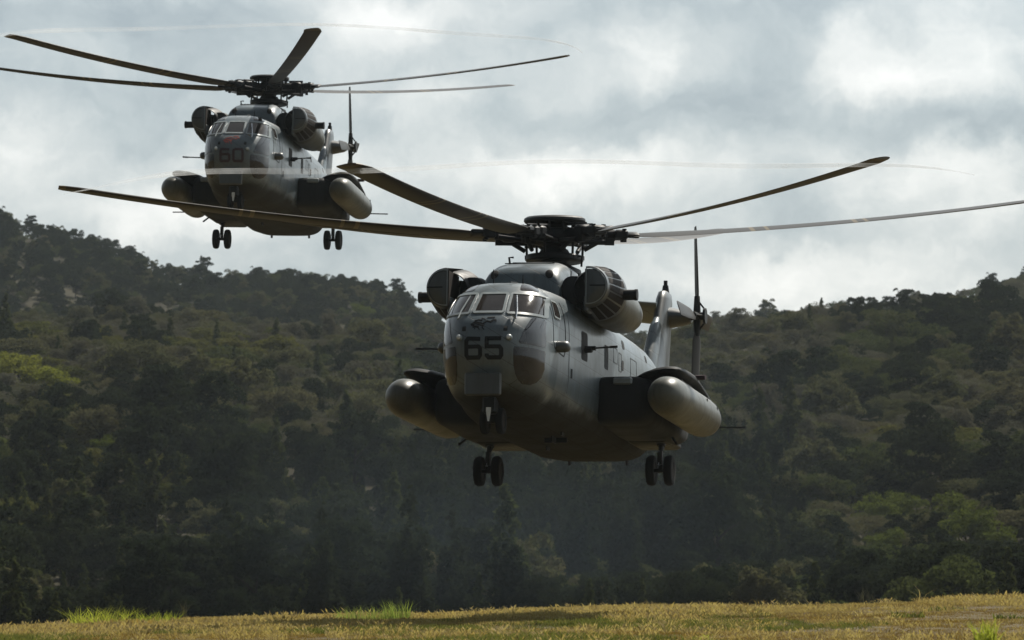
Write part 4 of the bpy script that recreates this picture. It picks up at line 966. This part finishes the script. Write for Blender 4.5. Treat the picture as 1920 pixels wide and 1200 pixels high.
clump('plant', 1000, 1199, 57, 420, .04, .11, .55, .010, 'green', 'wide dark green weed patch at the bottom edge centre', 'plant', 1.3, 15)
clump('plant', 880, 1192, 60, 40, .05, .13, .16, .010, 'bright', 'small green plant at the bottom edge below the left wheels', 'plant', 1.2, 14)

# ------------------------------------------------------------------ vapour trails shed by the rotor tips
def vapour_material():
    m, t = mat('thin_vapour'); v = t.new('ShaderNodeTexCoord').outputs['Object']
    n = t.noise(t.mapping(v, (.35, .35, .35)), 1, 4, .6); f = t.noise(v, 3, 4, .6)
    d = t.new('ShaderNodeBsdfDiffuse'); t.put(d.inputs[0], (.9, .92, .93)); tl = t.new('ShaderNodeBsdfTranslucent'); t.put(tl.inputs[0], (.9, .92, .93))
    ad = t.new('ShaderNodeMixShader'); ad.inputs[0].default_value = .5; t.l.new(d.outputs[0], ad.inputs[1]); t.l.new(tl.outputs[0], ad.inputs[2])
    tr = t.new('ShaderNodeBsdfTransparent'); mx_ = t.new('ShaderNodeMixShader')
    t.put(mx_.inputs[0], t.math('MULTIPLY', t.maprange(n, .36, .62, .08, .36), t.maprange(f, .3, .7, .6, 1)))
    t.l.new(tr.outputs[0], mx_.inputs[1]); t.l.new(ad.outputs[0], mx_.inputs[2]); t.l.new(mx_.outputs[0], t.out.inputs[0]); return m
VAP = vapour_material()
def trail(hub, z0, a0, a1, sink, rad, label):
    """a thread of vapour left along the tip circle; angles are degrees, 270 towards the camera"""
    n = 90; pts, rs = [], []
    for i in range(n + 1):
        f = i / n; a = R(a0 + (a1 - a0) * f)
        wv_ = .05 * math.sin(i * .21) + .05 * math.sin(i * .083 + 1)
        pts.append(hub + Vector(((11.0 + wv_) * math.cos(a), (11.0 + wv_) * math.sin(a), z0 - sink * f + wv_))); rs.append(rad * min(1, .25 + f * 3) * min(1, (1 - f) * 4 + .1) * (1 + .2 * math.sin(i * .13)))
    o = MB().tube(pts, rs, 8).build('vapour_trail', VAP, None); o.visible_shadow = True
    return tag(o, kind='stuff', label=label)
trail(HUB_FRONT, .80, 322, 195, .10, .05, 'white vapour thread curling in front of the high helicopter')
trail(HUB_REAR, 1.02, 350, 182, -.05, .06, 'white vapour thread along the rotor tips of the high helicopter')

# ------------------------------------------------------------------ haze in the valley air
hm_, t = mat('haze')
pv = t.new('ShaderNodeVolumePrincipled'); pv.inputs['Color'].default_value = (.80, .92, 1.0, 1); pv.inputs['Density'].default_value = .00006; pv.inputs['Anisotropy'].default_value = .2
t.l.new(pv.outputs[0], t.out.inputs['Volume'])
hz_o = MB().box((0, 380, 60), (1600, 1640, 140)).build('haze', hm_, None, smooth=False); tag(hz_o, kind='stuff')

# rotor wash: a drift of dust hanging in the valley behind the low helicopter, and the warm exhaust behind its engines
dm, t = mat('drifting_dust')
pv = t.new('ShaderNodeVolumePrincipled'); pv.inputs['Color'].default_value = (.62, .82, 1.0, 1); pv.inputs['Density'].default_value = .000055; pv.inputs['Anisotropy'].default_value = .1
t.l.new(pv.outputs[0], t.out.inputs['Volume'])
def dust(px, py, Y, rx, ry, rz, label):
    c_ = at(px, py, Y)
    prof = [(math.sin(math.pi * i / 16), -math.cos(math.pi * i / 16)) for i in range(17)]
    o = MB().lathe(prof, 28, T(*c_) @ Matrix.Diagonal((rx, ry, rz, 1))).build('dust', dm, None); tag(o, kind='stuff', label=label)
dust(830, 1010, 225, 9, 45, 3.6, 'blue grey dust drifting low over the field edge below the low helicopter nose')
dust(900, 960, 240, 12, 50, 4.5, 'wider veil of dust behind the low helicopter nose wheels')
dust(640, 1050, 235, 13, 50, 3.4, 'low veil of dust left of centre along the field edge')
dust(1150, 1030, 240, 14, 55, 3.6, 'low veil of dust right of centre along the field edge')
dust(1000, 900, 250, 20, 60, 7, 'broad thin veil of dust behind the low helicopter')
dust(1430, 740, 200, 4.5, 40, 3.6, 'exhaust haze trailing behind the tail of the low helicopter')
